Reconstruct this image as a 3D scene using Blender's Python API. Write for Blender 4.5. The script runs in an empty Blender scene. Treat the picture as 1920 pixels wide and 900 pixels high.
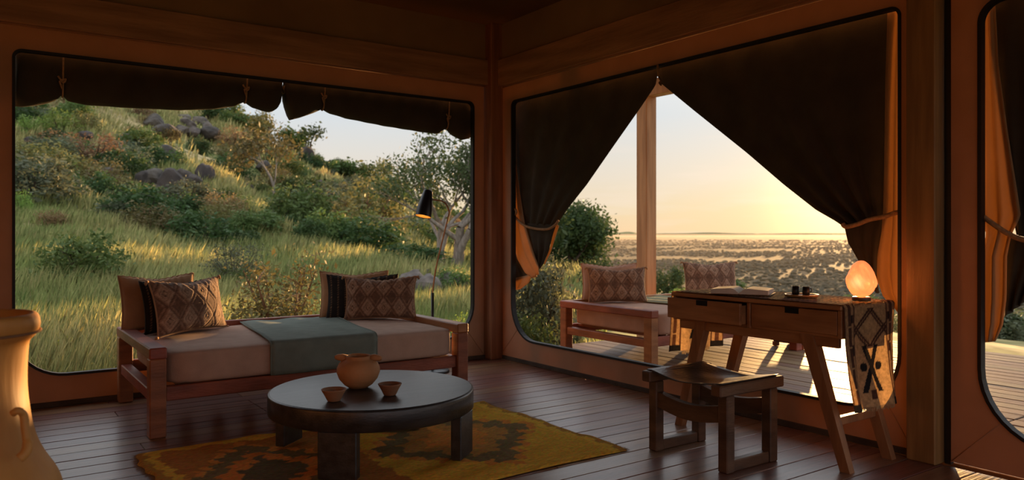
import bpy, bmesh, math, random
import numpy as np
from mathutils import Vector, Matrix
random.seed(7); rng = np.random.default_rng(11)
S = bpy.context.scene; COL = S.collection; PI = math.pi

# ---------------------------------------------------------------- view geometry
FOC, CX, CY, EYE = 1432.0, 960.0, 437.0, 1.15
ANG = math.atan2(2040, FOC)
RT = Vector((math.sin(ANG), -math.cos(ANG), 0)); FW = Vector((math.cos(ANG), math.sin(ANG), 0))
XC, YC = 3.949, 5.882                       # inner planes of the right wall and the back wall

# ---------------------------------------------------------------- camera
cam = bpy.data.cameras.new('camera'); camo = bpy.data.objects.new('camera', cam); COL.objects.link(camo)
camo.location = (0, 0, EYE)
camo.rotation_euler = (PI/2, 0, math.atan2(FW.y, FW.x) - PI/2)
cam.sensor_width = 36; cam.lens = 36*FOC/1920; cam.shift_y = -13/1920
cam.clip_start = 0.05; cam.clip_end = 60000
S.camera = camo
cam.dof.use_dof = True; cam.dof.focus_distance = 4.4; cam.dof.aperture_fstop = 3.0

# ---------------------------------------------------------------- view transform
S.view_settings.view_transform = 'Standard'; S.view_settings.look = 'None'
S.view_settings.gamma = 1; S.view_settings.use_curve_mapping = False
S.view_settings.exposure = 1.2
S.cycles.max_bounces = 7; S.cycles.diffuse_bounces = 4; S.cycles.transparent_max_bounces = 12
S.cycles.volume_bounces = 0; S.cycles.caustics_reflective = False; S.cycles.caustics_refractive = False
S.cycles.use_denoising = True; S.cycles.sample_clamp_indirect = 6

# ---------------------------------------------------------------- sun and sky
SUN_AZ, SUN_EL = math.atan2(1587-CX, FOC), math.radians(2.0)
SUND = (FW*math.cos(SUN_AZ) + RT*math.sin(SUN_AZ))*math.cos(SUN_EL) + Vector((0, 0, math.sin(SUN_EL)))
sl = bpy.data.lights.new('sun', 'SUN'); so = bpy.data.objects.new('sun', sl); COL.objects.link(so)
sl.energy = 5.2; sl.color = (1.0, 0.56, 0.21); sl.angle = math.radians(0.7)
so.rotation_euler = SUND.to_track_quat('Z', 'Y').to_euler(); so.location = (20, 15, 6)

def nd(nt, typ, **kw):
    n = nt.nodes.new(typ)
    for k, v in kw.items(): setattr(n, k, v)
    return n
def lk(nt, a, b): nt.links.new(a, b)
def math_n(nt, op, a, b=None, clamp=False):
    n = nd(nt, 'ShaderNodeMath', operation=op, use_clamp=clamp)
    for i, v in enumerate((a, b)):
        if v is None: continue
        if isinstance(v, (int, float)): n.inputs[i].default_value = v
        else: lk(nt, v, n.inputs[i])
    return n.outputs[0]
def mix_n(nt, fac, a, b, blend='MIX'):
    n = nd(nt, 'ShaderNodeMix', data_type='RGBA', blend_type=blend)
    for s, v in ((0, fac), (6, a), (7, b)):
        if isinstance(v, (int, float)): n.inputs[s].default_value = v
        elif isinstance(v, tuple): n.inputs[s].default_value = v if len(v) == 4 else (*v, 1)
        else: lk(nt, v, n.inputs[s])
    return n.outputs[2]
def ramp_n(nt, fac, stops):
    n = nd(nt, 'ShaderNodeValToRGB'); e = n.color_ramp.elements
    while len(e) < len(stops): e.new(0.5)
    for el, (p, c) in zip(e, stops): el.position = p; el.color = (*c, 1)
    lk(nt, fac, n.inputs[0]); return n.outputs[0]

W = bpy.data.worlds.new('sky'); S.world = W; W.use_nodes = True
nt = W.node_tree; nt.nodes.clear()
tc = nd(nt, 'ShaderNodeTexCoord'); sep = nd(nt, 'ShaderNodeSeparateXYZ'); lk(nt, tc.outputs['Generated'], sep.inputs[0])
dt = nd(nt, 'ShaderNodeVectorMath', operation='DOT_PRODUCT'); lk(nt, tc.outputs['Generated'], dt.inputs[0]); dt.inputs[1].default_value = SUND
dot = dt.outputs['Value']; el = sep.outputs['Z']
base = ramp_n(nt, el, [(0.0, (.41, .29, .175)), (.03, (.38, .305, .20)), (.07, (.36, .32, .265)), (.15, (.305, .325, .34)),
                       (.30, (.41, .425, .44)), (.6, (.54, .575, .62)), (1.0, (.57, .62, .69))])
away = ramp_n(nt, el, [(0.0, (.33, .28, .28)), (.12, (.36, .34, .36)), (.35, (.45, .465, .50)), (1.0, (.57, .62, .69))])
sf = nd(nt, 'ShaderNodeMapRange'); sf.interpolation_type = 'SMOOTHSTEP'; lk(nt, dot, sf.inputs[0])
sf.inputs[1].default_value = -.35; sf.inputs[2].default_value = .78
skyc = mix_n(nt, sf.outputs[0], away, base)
# thin streaky clouds
mp = nd(nt, 'ShaderNodeMapping'); mp.inputs['Scale'].default_value = (3.0, 3.0, 22.0); lk(nt, tc.outputs['Generated'], mp.inputs[0])
nz = nd(nt, 'ShaderNodeTexNoise'); nz.inputs['Scale'].default_value = 1.6; nz.inputs['Detail'].default_value = 6; lk(nt, mp.outputs[0], nz.inputs['Vector'])
cm = nd(nt, 'ShaderNodeMapRange'); lk(nt, nz.outputs['Fac'], cm.inputs[0]); cm.inputs[1].default_value = .56; cm.inputs[2].default_value = .74; cm.inputs[4].default_value = .45
skyc = mix_n(nt, cm.outputs[0], skyc, (.40, .345, .30))
dp = math_n(nt, 'MAXIMUM', dot, 0.0)
g1 = mix_n(nt, math_n(nt, 'POWER', dp, 45.0), (0, 0, 0), (.12, .07, .012))
g2 = mix_n(nt, math_n(nt, 'POWER', dp, 420.0), (0, 0, 0), (.5, .32, .12))
skyc = mix_n(nt, 1.0, skyc, g1, 'ADD'); skyc = mix_n(nt, 1.0, skyc, g2, 'ADD')
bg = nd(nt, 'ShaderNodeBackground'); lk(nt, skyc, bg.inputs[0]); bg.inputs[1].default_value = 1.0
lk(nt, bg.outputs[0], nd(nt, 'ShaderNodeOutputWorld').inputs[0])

# ---------------------------------------------------------------- helpers
def ray(px, py): return FW + RT*((px-CX)/FOC) + Vector((0, 0, (CY-py)/FOC))
EYEV = Vector((0, 0, EYE))
def on_x(px, py, X): r = ray(px, py); return EYEV + r*(X/r.x)
def on_y(px, py, Y): r = ray(px, py); return EYEV + r*(Y/r.y)
def on_z(px, py, z=0.0): r = ray(px, py); return EYEV + r*((z-EYE)/r.z)
def uv_of(p): return p[0]*RT.x + p[1]*RT.y, p[0]*FW.x + p[1]*FW.y

def link(name, me, mat=None, parent=None, smooth=False, kind=None):
    if mat is not None: me.materials.append(mat)
    if smooth: me.polygons.foreach_set('use_smooth', [True]*len(me.polygons))
    o = bpy.data.objects.new(name, me); COL.objects.link(o)
    if parent is not None: o.parent = parent
    if kind: o['kind'] = kind
    return o
def raw(name, v, f, mat=None, parent=None, smooth=False, kind=None):
    me = bpy.data.meshes.new(name); me.from_pydata([tuple(p) for p in v], [], f); me.update()
    return link(name, me, mat, parent, smooth, kind)
def from_bm(name, bm, mat=None, parent=None, smooth=False, kind=None):
    me = bpy.data.meshes.new(name); bm.normal_update(); bm.to_mesh(me); bm.free()
    return link(name, me, mat, parent, smooth, kind)
def tag(o, label, cat, group=None, kind=None):
    o['label'] = label; o['category'] = cat
    if group: o['group'] = group
    if kind: o['kind'] = kind
    return o
def thing(name, label, cat, loc=(0, 0, 0), rz=0.0, group=None, kind=None):
    o = bpy.data.objects.new(name, None); COL.objects.link(o); o.empty_display_size = .1
    o.location = loc; o.rotation_euler = (0, 0, rz)
    return tag(o, label, cat, group, kind)
def bm_box(bm, c, s, bev=0.004, rot=None, seg=1):
    m = Matrix.Translation(c)
    if rot is not None: m = m @ rot
    r = bmesh.ops.create_cube(bm, size=1.0, matrix=m @ Matrix.Diagonal((*s, 1)))
    if bev > 0:
        ed = list({e for v in r['verts'] for e in v.link_edges})
        bmesh.ops.bevel(bm, geom=ed, offset=min(bev, min(s)*.4), segments=seg, affect='EDGES', profile=.5)
def box(name, lo, hi, mat, parent=None, bev=.004, kind=None, seg=1):
    bm = bmesh.new(); c = [(a+b)/2 for a, b in zip(lo, hi)]; s = [abs(b-a) for a, b in zip(lo, hi)]
    bm_box(bm, c, s, bev, None, seg); return from_bm(name, bm, mat, parent, False, kind)
def beam(name, p, q, w, t, mat, parent=None, bev=.004, up=(0, 0, 1)):
    """a straight board from p to q, w along the side vector, t along the other"""
    p, q = Vector(p), Vector(q); d = q-p; z = d.normalized(); x = Vector(up).cross(z)
    if x.length < 1e-4: x = Vector((1, 0, 0))
    x.normalize(); y = z.cross(x)
    R = Matrix((x, y, z)).transposed().to_4x4()
    bm = bmesh.new(); bm_box(bm, (p+q)/2, (w, t, d.length), bev, R); return from_bm(name, bm, mat, parent)
def tube_data(pts, rad, n=8, cap=True):
    pts = [Vector(p) for p in pts]; k = len(pts)
    if isinstance(rad, (int, float)): rad = [rad]*k
    v, f = [], []; prev = None
    for i, p in enumerate(pts):
        d = (pts[min(i+1, k-1)] - pts[max(i-1, 0)])
        d = d.normalized() if d.length > 1e-9 else Vector((0, 0, 1))
        if prev is None:
            a = d.orthogonal().normalized()
        else:
            a = prev - d*prev.dot(d); a = a.normalized() if a.length > 1e-6 else d.orthogonal().normalized()
        prev = a; b = d.cross(a)
        for j in range(n):
            t = 2*PI*j/n; v.append(p + (a*math.cos(t) + b*math.sin(t))*rad[i])
    for i in range(k-1):
        for j in range(n):
            j2 = (j+1) % n; f.append((i*n+j, i*n+j2, (i+1)*n+j2, (i+1)*n+j))
    if cap: f.append(tuple(range(n-1, -1, -1))); f.append(tuple(range((k-1)*n, k*n)))
    return v, f
def tube(name, pts, rad, mat, parent=None, n=8, kind=None):
    v, f = tube_data(pts, rad, n); return raw(name, v, f, mat, parent, True, kind)
def lathe_data(prof, n=32):
    v, f = [], []
    for r, z in prof:
        for j in range(n): t = 2*PI*j/n; v.append((r*math.cos(t), r*math.sin(t), z))
    for i in range(len(prof)-1):
        for j in range(n): j2 = (j+1) % n; f.append((i*n+j, i*n+j2, (i+1)*n+j2, (i+1)*n+j))
    if prof[0][0] > 1e-6: f.append(tuple(range(n-1, -1, -1)))
    if prof[-1][0] > 1e-6: f.append(tuple(range((len(prof)-1)*n, len(prof)*n)))
    return v, f
def lathe(name, prof, mat, parent=None, n=32, smooth=True):
    v, f = lathe_data(prof, n); return raw(name, v, f, mat, parent, smooth)
def smooth_path(pts, n=8):
    P = [Vector(p) for p in pts]; out = []
    for i in range(len(P)-1):
        p0, p1, p2, p3 = P[max(i-1, 0)], P[i], P[i+1], P[min(i+2, len(P)-1)]
        for k in range(n):
            t = k/n
            out.append(.5*((2*p1) + (p2-p0)*t + (2*p0-5*p1+4*p2-p3)*t*t + (3*p1-p0-3*p2+p3)*t**3))
    out.append(P[-1]); return out
def resample(pts, n):
    P = [Vector(p) for p in pts]; L = [0]
    for a, b in zip(P, P[1:]): L.append(L[-1] + (b-a).length)
    out = []; k = 0
    for i in range(n):
        s = L[-1]*i/(n-1)
        while k < len(P)-2 and L[k+1] < s: k += 1
        t = (s-L[k])/max(L[k+1]-L[k], 1e-9); out.append(P[k].lerp(P[k+1], min(max(t, 0), 1)))
    return out
def paint(me, cols):
    a = me.color_attributes.new('Col', 'FLOAT_COLOR', 'POINT')
    c = np.ones((len(me.vertices), 4), dtype=np.float32); c[:, :3] = np.array(cols, dtype=np.float32)
    a.data.foreach_set('color', c.ravel())
def np_mesh(name, V, F):
    """V (n,3), F (m,k) arrays"""
    me = bpy.data.meshes.new(name); n, m, k = len(V), len(F), F.shape[1]
    me.vertices.add(n); me.vertices.foreach_set('co', np.asarray(V, np.float32).ravel())
    me.loops.add(m*k); me.loops.foreach_set('vertex_index', np.asarray(F, np.int32).ravel())
    me.polygons.add(m); me.polygons.foreach_set('loop_start', np.arange(0, m*k, k, dtype=np.int32))
    me.polygons.foreach_set('loop_total', np.full(m, k, np.int32))
    me.update(calc_edges=True); return me
def copy_tree(o, parent=None):
    c = o.copy(); COL.objects.link(c)
    if parent is not None: c.parent = parent
    for ch in list(o.children): copy_tree(ch, c)
    return c

# ---------------------------------------------------------------- materials
def mat(name, c1, c2=None, scale=8.0, rough=.7, bump=0.0, bscale=60.0, stretch=(1, 1, 1), spec=.4, trans=0.0, metal=0.0,
        attr=False, coords='Object', rnd=.0, detail=5.0, tcol=None, contrast=(.35, .65), sheen=0.0, coat=0.0):
    m = bpy.data.materials.new(name); m.use_nodes = True; nt = m.node_tree; nt.nodes.clear()
    p = nd(nt, 'ShaderNodeBsdfPrincipled'); out = nd(nt, 'ShaderNodeOutputMaterial')
    tc = nd(nt, 'ShaderNodeTexCoord'); mp = nd(nt, 'ShaderNodeMapping'); mp.inputs['Scale'].default_value = stretch
    oi = nd(nt, 'ShaderNodeObjectInfo')
    ad = nd(nt, 'ShaderNodeVectorMath', operation='ADD'); lk(nt, tc.outputs[coords], ad.inputs[0])
    mu = nd(nt, 'ShaderNodeVectorMath', operation='SCALE'); mu.inputs[0].default_value = (13.1, 7.7, 5.3); lk(nt, oi.outputs['Random'], mu.inputs['Scale'])
    lk(nt, mu.outputs[0], ad.inputs[1]); lk(nt, ad.outputs[0], mp.inputs[0])
    nz = nd(nt, 'ShaderNodeTexNoise'); nz.inputs['Scale'].default_value = scale; nz.inputs['Detail'].default_value = detail
    lk(nt, mp.outputs[0], nz.inputs['Vector'])
    mr = nd(nt, 'ShaderNodeMapRange'); lk(nt, nz.outputs['Fac'], mr.inputs[0]); mr.inputs[1].default_value, mr.inputs[2].default_value = contrast
    if attr:
        at = nd(nt, 'ShaderNodeAttribute', attribute_name='Col'); col = at.outputs['Color']
        sh = mix_n(nt, mr.outputs[0], (.72, .72, .72), (1.15, 1.15, 1.15)); col = mix_n(nt, 1.0, col, sh, 'MULTIPLY')
    else:
        col = mix_n(nt, mr.outputs[0], c1, c2 or tuple(x*.7 for x in c1))
    if rnd:
        hv = nd(nt, 'ShaderNodeHueSaturation'); lk(nt, col, hv.inputs['Color'])
        r = math_n(nt, 'MULTIPLY_ADD', oi.outputs['Random'], 2*rnd); nt.nodes[-1].inputs[2].default_value = 1-rnd
        lk(nt, r, hv.inputs['Value'])
        h2 = math_n(nt, 'MULTIPLY_ADD', oi.outputs['Random'], .05); nt.nodes[-1].inputs[2].default_value = .475
        lk(nt, h2, hv.inputs['Hue']); col = hv.outputs[0]
    lk(nt, col, p.inputs['Base Color'])
    p.inputs['Roughness'].default_value = rough; p.inputs['Metallic'].default_value = metal
    p.inputs['Specular IOR Level'].default_value = spec
    if sheen:
        p.inputs['Sheen Weight'].default_value = sheen; p.inputs['Sheen Roughness'].default_value = .45
        lk(nt, col, p.inputs['Sheen Tint'])
    if coat: p.inputs['Coat Weight'].default_value = coat; p.inputs['Coat Roughness'].default_value = .22
    if bump:
        b2 = nd(nt, 'ShaderNodeTexNoise'); b2.inputs['Scale'].default_value = bscale; b2.inputs['Detail'].default_value = 4; lk(nt, mp.outputs[0], b2.inputs['Vector'])
        bp = nd(nt, 'ShaderNodeBump'); bp.inputs['Strength'].default_value = bump; bp.inputs['Distance'].default_value = .01
        lk(nt, b2.outputs['Fac'], bp.inputs['Height']); lk(nt, bp.outputs[0], p.inputs['Normal'])
    if trans:
        t = nd(nt, 'ShaderNodeBsdfTranslucent')
        if tcol: t.inputs[0].default_value = (*tcol, 1)
        else: lk(nt, col, t.inputs[0])
        mx = nd(nt, 'ShaderNodeMixShader'); mx.inputs[0].default_value = trans
        lk(nt, p.outputs[0], mx.inputs[1]); lk(nt, t.outputs[0], mx.inputs[2]); lk(nt, mx.outputs[0], out.inputs[0])
    else: lk(nt, p.outputs[0], out.inputs[0])
    return m
def emat(name, col, strength):
    m = bpy.data.materials.new(name); m.use_nodes = True; nt = m.node_tree; nt.nodes.clear()
    e = nd(nt, 'ShaderNodeEmission'); e.inputs[0].default_value = (*col, 1); e.inputs[1].default_value = strength
    lk(nt, e.outputs[0], nd(nt, 'ShaderNodeOutputMaterial').inputs[0]); return m

M = {}
M['floor'] = mat('floor_wood', (.26, .12, .075), (.14, .06, .038), 3, .38, .2, 14, (.35, 7, 7), .5, rnd=.22, coat=.45)
M['deckwood'] = mat('deck_wood', (.27, .17, .095), (.16, .095, .052), 3, .52, .3, 14, (7, .35, 7), .17, rnd=.2)
M['canvas'] = mat('tan_canvas', (.46, .265, .16), (.40, .23, .135), 5, .85, .12, 180, trans=.2, tcol=(.42, .22, .10))
M['ceiling'] = mat('ceiling_canvas', (.24, .15, .075), (.19, .12, .06), 2, .9, .1, 120, trans=.5, tcol=(.42, .25, .11))
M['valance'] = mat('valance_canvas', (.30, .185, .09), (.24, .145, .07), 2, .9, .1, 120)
M['beam'] = mat('beam_wood', (.42, .23, .12), (.27, .14, .07), 3, .55, .2, 20, (.6, 6, 6), .35)
M['beamy'] = mat('beam_wood_cross', (.44, .23, .11), (.28, .14, .065), 3, .55, .2, 20, (6, .6, 6), .35)
M['post'] = mat('post_wood', (.36, .17, .07), (.22, .10, .04), 3, .55, .2, 20, (6, 6, .5), .35, rnd=.1)
M['postout'] = mat('veranda_wood', (.60, .34, .16), (.42, .22, .10), 3, .6, .2, 20, (6, 6, .5), .35)
M['piping'] = mat('black_piping', (.012, .010, .009), None, 8, .6)
M['darkcanvas'] = mat('dark_canvas', (.062, .052, .036), (.046, .038, .027), 6, .9, .15, 160, trans=.10, tcol=(.06, .04, .02))
M['lining'] = mat('tan_lining', (.46, .30, .165), (.38, .24, .125), 6, .85, .15, 90, trans=.32, tcol=(.60, .36, .16))
M['rope'] = mat('hemp_rope', (.48, .29, .15), (.32, .19, .10), 60, .9, .5, 240)
M['cord'] = mat('thin_cord', (.16, .09, .045), None, 60, .9)
M['bedwood'] = mat('daybed_wood', (.33, .12, .055), (.19, .066, .03), 3, .45, .2, 20, (1.2, 1.2, 5), .4, rnd=.1)
M['matt'] = mat('dusty_rose_linen', (.46, .31, .235), (.40, .265, .20), 9, .9, .18, 220, sheen=.2)
M['throw'] = mat('green_wool', (.165, .20, .17), (.135, .165, .14), 12, .95, .25, 260, sheen=.3)
M['throw2'] = mat('olive_wool', (.20, .20, .11), (.16, .16, .09), 12, .95, .25, 260, sheen=.3)
M['print'] = mat('printed_cloth', (1, 1, 1), None, 40, .92, .3, 240, attr=True, sheen=.15)
M['printthin'] = mat('woven_runner', (1, 1, 1), None, 60, .92, .4, 300, attr=True, trans=.42)
M['tan'] = mat('tan_linen', (.40, .235, .125), (.33, .19, .10), 9, .9, .2, 200, sheen=.2)
M['black'] = mat('black_stained_wood', (.042, .038, .036), (.016, .014, .013), 3, .36, .12, 14, (1.2, 9, 9), .6)
M['clay'] = mat('burnt_clay', (.52, .26, .11), (.36, .165, .065), 4, .75, .25, 40)
M['clayin'] = mat('clay_inside', (.12, .055, .03), None, 6, .9)
M['soot'] = mat('bowl_clay', (.34, .17, .085), (.22, .10, .05), 5, .75, .2, 50)
M['rug'] = mat('kilim_wool', (1, 1, 1), None, 22, .97, .6, 120, attr=True, stretch=(1.2, 7, 1), spec=.04, sheen=1.0)
M['stool'] = mat('dark_teak', (.14, .072, .038), (.07, .034, .018), 3, .42, .2, 18, (1.5, 1.5, 6), .45)
M['leather'] = mat('worn_leather', (.060, .042, .032), (.028, .020, .015), 7, .32, .25, 60, spec=.6)
M['desk'] = mat('desk_oak', (.42, .20, .085), (.26, .115, .048), 3, .5, .2, 20, (6, .8, 6), .4)
M['deskleg'] = mat('desk_leg_oak', (.36, .165, .07), (.22, .095, .04), 3, .5, .2, 20, (6, 6, .8), .4)
M['slot'] = mat('dark_slot', (.006, .005, .004), None, 5, .9)
M['paper'] = mat('paper', (.62, .58, .52), (.56, .52, .46), 20, .9)
M['print_ink'] = mat('page_text', (.22, .20, .18), None, 20, .9)
M['cover'] = mat('book_cover', (.20, .11, .05), None, 20, .7)
M['iron'] = mat('matte_black_metal', (.012, .012, .012), None, 20, .38, spec=.5)
M['copper'] = mat('copper_tube', (.42, .22, .11), None, 20, .35, metal=.8)
M['mug'] = mat('black_glaze', (.014, .013, .013), None, 20, .4)
M['traywood'] = mat('tray_wood', (.42, .24, .09), (.3, .16, .06), 4, .5, .1, 20, (6, 1, 1))
M['drum'] = mat('carved_pale_wood', (.66, .34, .095), (.52, .24, .06), 2.2, .5, .3, 9, (3, 3, .5), .35)
M['rock'] = mat('dark_granite', (.085, .070, .058), (.035, .029, .025), 2.2, .9, .8, 6, rnd=.3)
M['rockpale'] = mat('grey_granite', (.15, .125, .105), (.065, .054, .046), 3, .9, .7, 8, rnd=.25)
M['bark_pale'] = mat('pale_bark', (.36, .31, .26), (.20, .165, .13), 5, .9, .5, 12, (3, 3, .6))
M['bark'] = mat('brown_bark', (.085, .06, .042), (.045, .032, .022), 6, .95, .5, 14)
M['twig'] = mat('orange_twigs', (.26, .14, .075), (.16, .085, .045), 6, .9)
def leafmat(n, a, b, tr=.35): return mat(n, a, b, 3.0, .6, trans=tr, spec=.25, rnd=.22, detail=2, contrast=(.3, .7))
M['leaf_dark'] = leafmat('leaves_dark_green', (0.039, 0.072, 0.023), (0.072, 0.111, 0.034))
M['leaf_mid'] = leafmat('leaves_mid_green', (0.078, 0.137, 0.036), (0.130, 0.182, 0.052))
M['leaf_olive'] = leafmat('leaves_olive', (0.137, 0.137, 0.046), (0.215, 0.189, 0.065))
M['leaf_dry'] = leafmat('leaves_dry_brown', (0.195, 0.124, 0.062), (0.286, 0.182, 0.085))
M['leaf_light'] = leafmat('leaves_fresh_green', (0.169, 0.273, 0.058), (0.260, 0.364, 0.078))
M['leaf_grey'] = leafmat('leaves_grey_green', (0.098, 0.124, 0.072), (0.156, 0.176, 0.098))
M['leaf_tree'] = leafmat('leaves_tree', (0.046, 0.072, 0.026), (0.091, 0.111, 0.039))
M['weed'] = leafmat('weed_yellow', (0.494, 0.468, 0.065), (0.650, 0.585, 0.091))
M['grass'] = mat('grass_blades', (1, 1, 1), None, 3, .7, attr=True, trans=.45, spec=.2)
M['shrubfar'] = mat('far_shrub', (.040, .045, .020), (.075, .07, .03), .8, .9, rnd=.3, coords='Object')

# ---------------------------------------------------------------- terrain
def sstep(a, b, x):
    t = np.clip((x-a)/(b-a), 0, 1); return t*t*(3-2*t)
def bumps(x, y):
    return (np.sin(x*.31+1.3)*np.cos(y*.27-.6) + .6*np.sin(x*.73+y*.41+2.1) + .4*np.sin(x*1.37-y*1.13+.4) + .25*np.sin(x*2.9+y*2.3))
PLAIN = -40.0
def height(u, v):
    u = np.asarray(u, float); v = np.asarray(v, float)
    lin = 1.15 + .44*(-u-4.4)
    vv = np.maximum(v, 0)
    gp = np.where(vv < 92, vv/90, np.maximum(0, (92/90)*(1-(vv-92)/90)))
    zp = np.maximum(lin, 0); zn = np.minimum(lin, 0)
    h = gp*zp + np.minimum(vv, 400)/90*zn
    h = h - sstep(150, 420, np.hypot(u, v))*60 - .32
    h = h + bumps(u*1.0, v*1.0)*.012*np.clip(vv-7, 0, 60)
    k = 4.0
    h = PLAIN + np.where(h-PLAIN > 30*k, h-PLAIN, k*np.log1p(np.exp(np.clip((h-PLAIN)/k, -30, 40))))
    far = sstep(400, 1500, np.hypot(u, v))
    return h + far*1.5*np.sin(u*.004+v*.0023)
def ground(u, v): return float(height(u, v))
def world_uv(u, v, z): p = RT*u + FW*v; return Vector((p.x, p.y, z))
def ground_hit(px, py, lo=5.0, hi=110.0):
    a, w = (px-CX)/FOC, (CY-py)/FOC
    d = np.linspace(lo, hi, 1400); below = np.nonzero(EYE + w*d < height(a*d, d))[0]
    i = d[below[0]] if len(below) else hi
    return a*i, float(i)

def axis(neg, pos, n, fine):
    t = np.linspace(-1, 1, n); s = np.sinh(t*fine)/np.sinh(fine)
    return np.where(s < 0, s*neg, s*pos)
ua = axis(24000, 24000, 301, 10.5); va = np.concatenate([np.linspace(-60, 0, 12), axis(1, 24000, 401, 9.5)[201:]])
UU, VV = np.meshgrid(ua, va); ZZ = height(UU, VV)
V = np.stack([UU*RT.x + VV*FW.x, UU*RT.y + VV*FW.y, ZZ], -1).reshape(-1, 3)
nu, nv = len(ua), len(va)
ii = (np.arange(nv-1)[:, None]*nu + np.arange(nu-1)[None]).ravel()
F = np.stack([ii, ii+1, ii+nu+1, ii+nu], 1)
gm = bpy.data.materials.new('savanna_ground'); gm.use_nodes = True; nt = gm.node_tree; nt.nodes.clear()
p = nd(nt, 'ShaderNodeBsdfPrincipled'); p.inputs['Roughness'].default_value = .95; p.inputs['Specular IOR Level'].default_value = .1
ge = nd(nt, 'ShaderNodeNewGeometry')
def gn(scale, det=5):
    n = nd(nt, 'ShaderNodeTexNoise'); n.inputs['Scale'].default_value = scale; n.inputs['Detail'].default_value = det; lk(nt, ge.outputs['Position'], n.inputs['Vector']); return n.outputs['Fac']
c = ramp_n(nt, gn(.22), [(.36, (.09, .11, .035)), (.46, (.18, .18, .06)), (.55, (.34, .27, .12)), (.64, (.46, .36, .18))])
c = mix_n(nt, ramp_n(nt, gn(2.2), [(.42, (0, 0, 0)), (.68, (.6, .6, .6))]), c, (.07, .075, .03))
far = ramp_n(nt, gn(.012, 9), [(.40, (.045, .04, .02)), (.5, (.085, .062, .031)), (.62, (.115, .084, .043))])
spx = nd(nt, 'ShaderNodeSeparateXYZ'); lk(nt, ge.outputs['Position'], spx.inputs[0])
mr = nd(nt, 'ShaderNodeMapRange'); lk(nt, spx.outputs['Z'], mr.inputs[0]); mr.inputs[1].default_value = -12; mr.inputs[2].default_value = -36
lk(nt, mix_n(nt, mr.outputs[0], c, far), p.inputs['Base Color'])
lk(nt, p.outputs[0], nd(nt, 'ShaderNodeOutputMaterial').inputs[0])
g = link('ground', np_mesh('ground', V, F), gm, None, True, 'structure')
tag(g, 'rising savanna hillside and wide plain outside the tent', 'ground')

# haze hanging low over the distant plain
hz = bpy.data.materials.new('haze'); hz.use_nodes = True; nt = hz.node_tree; nt.nodes.clear()
vs = nd(nt, 'ShaderNodeVolumeScatter'); vs.inputs['Color'].default_value = (.95, .80, .62, 1); vs.inputs['Density'].default_value = .00006; vs.inputs['Anisotropy'].default_value = .2
lk(nt, vs.outputs[0], nd(nt, 'ShaderNodeOutputMaterial').inputs['Volume'])
hzo = box('haze', (-6000, -300, -60), (9000, 9000, 0), hz, None, 0, 'stuff')
hzo.location = world_uv(0, 0, -6); hzo.rotation_euler = (0, 0, math.atan2(RT.y, RT.x))
hzo.data.transform(Matrix.Translation((0, 560, 0)))
tag(hzo, 'golden evening haze lying low over the distant plain', 'haze')

# far ridges on the horizon
for k, (a0, a1, hh, vd) in enumerate(((1120, 1205, 46, 15000), (1225, 1420, 30, 17000), (1420, 1660, 14, 19000))):
    n = 40; vv, ff = [], []
    for i in range(n+1):
        t = i/n; u = ((a0+(a1-a0)*t)-CX)/FOC*vd
        hgt = hh*math.sin(PI*t)**.6*(.75+.25*math.sin(t*11+k*2))+1
        for (dv, zz) in ((-500, PLAIN-2), (0, PLAIN+hgt+25), (700, PLAIN-2)): vv.append(world_uv(u, vd+dv, zz))
    for i in range(n):
        for j in range(2): ff.append((i*3+j, i*3+j+1, i*3+j+4, i*3+j+3))
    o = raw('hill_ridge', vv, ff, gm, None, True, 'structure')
    tag(o, ('low flat topped ridge on the horizon left of the veranda post', 'long faint ridge on the horizon right of the veranda post', 'lowest ridge on the horizon below the sunset glow')[k], 'hill')

# ---------------------------------------------------------------- room shell
def st(o, label, cat='structure'): return tag(o, label, cat, None, 'structure')
fl = thing('floor', 'dark red-brown varnished plank floor inside the tent', 'floor', kind='structure')
box('subfloor', (-2.55, -2.25, -.16), (3.93, 5.93, -.034), M['slot'], fl, 0)
def plank_mesh(nm, mt):
    bm = bmesh.new(); bm_box(bm, (.5, .5, -.5), (1, 1, 1), 0)
    me = bpy.data.meshes.new(nm); bm.to_mesh(me); bm.free(); me.materials.append(mt); return me
def plank(me, parent, x0, x1, y0, y1, z, th=.03):
    o = bpy.data.objects.new('plank', me); COL.objects.link(o); o.parent = parent
    o.location = (x0, y0, z); return o
def board(lx, ly, th, mt, bev=.003):
    bm = bmesh.new(); bm_box(bm, (lx/2, ly/2, -th/2), (lx, ly, th), bev)
    me = bpy.data.meshes.new('plank'); bm.to_mesh(me); bm.free(); me.materials.append(mt); return me
fm = [board(l, .146, .03, M['floor']) for l in (1.6, 2.4, 3.2, 4.0)]; fl_len = (1.6, 2.4, 3.2, 4.0)
y = -2.2; row = 0
while y < 5.86:
    x = 3.935; pick = random.Random(row*7+3)
    while x > -2.5:
        k = pick.randrange(4); x -= fl_len[k]
        o = bpy.data.objects.new('plank', fm[k]); COL.objects.link(o); o.parent = fl
        o.location = (x+.002, y, pick.uniform(-.0012, 0)); 
        x -= .003
    y += .151; row += 1
dk = thing('deck', 'long glossy timber deck boards outside the right window', 'deck', kind='structure')
dm = {n: board(.1435, n, .03, M['deckwood'], .004) for n in (4.02, 4.26)}
x = 4.01; row = 0
while x < 7.98:
    for n, y0 in ((4.02, 2.08), (4.26, -2.19)):
        o = bpy.data.objects.new('plank', dm[n]); COL.objects.link(o); o.parent = dk
        o.location = (x, y0, random.uniform(-.002, 0)); o.rotation_euler = (0, math.radians(random.uniform(-.7, .7)), 0) 
    x += .1555; row += 1
box('fascia', (3.99, 6.10, -.22), (8.02, 6.14, -.002), M['deckwood'], dk)
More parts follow.
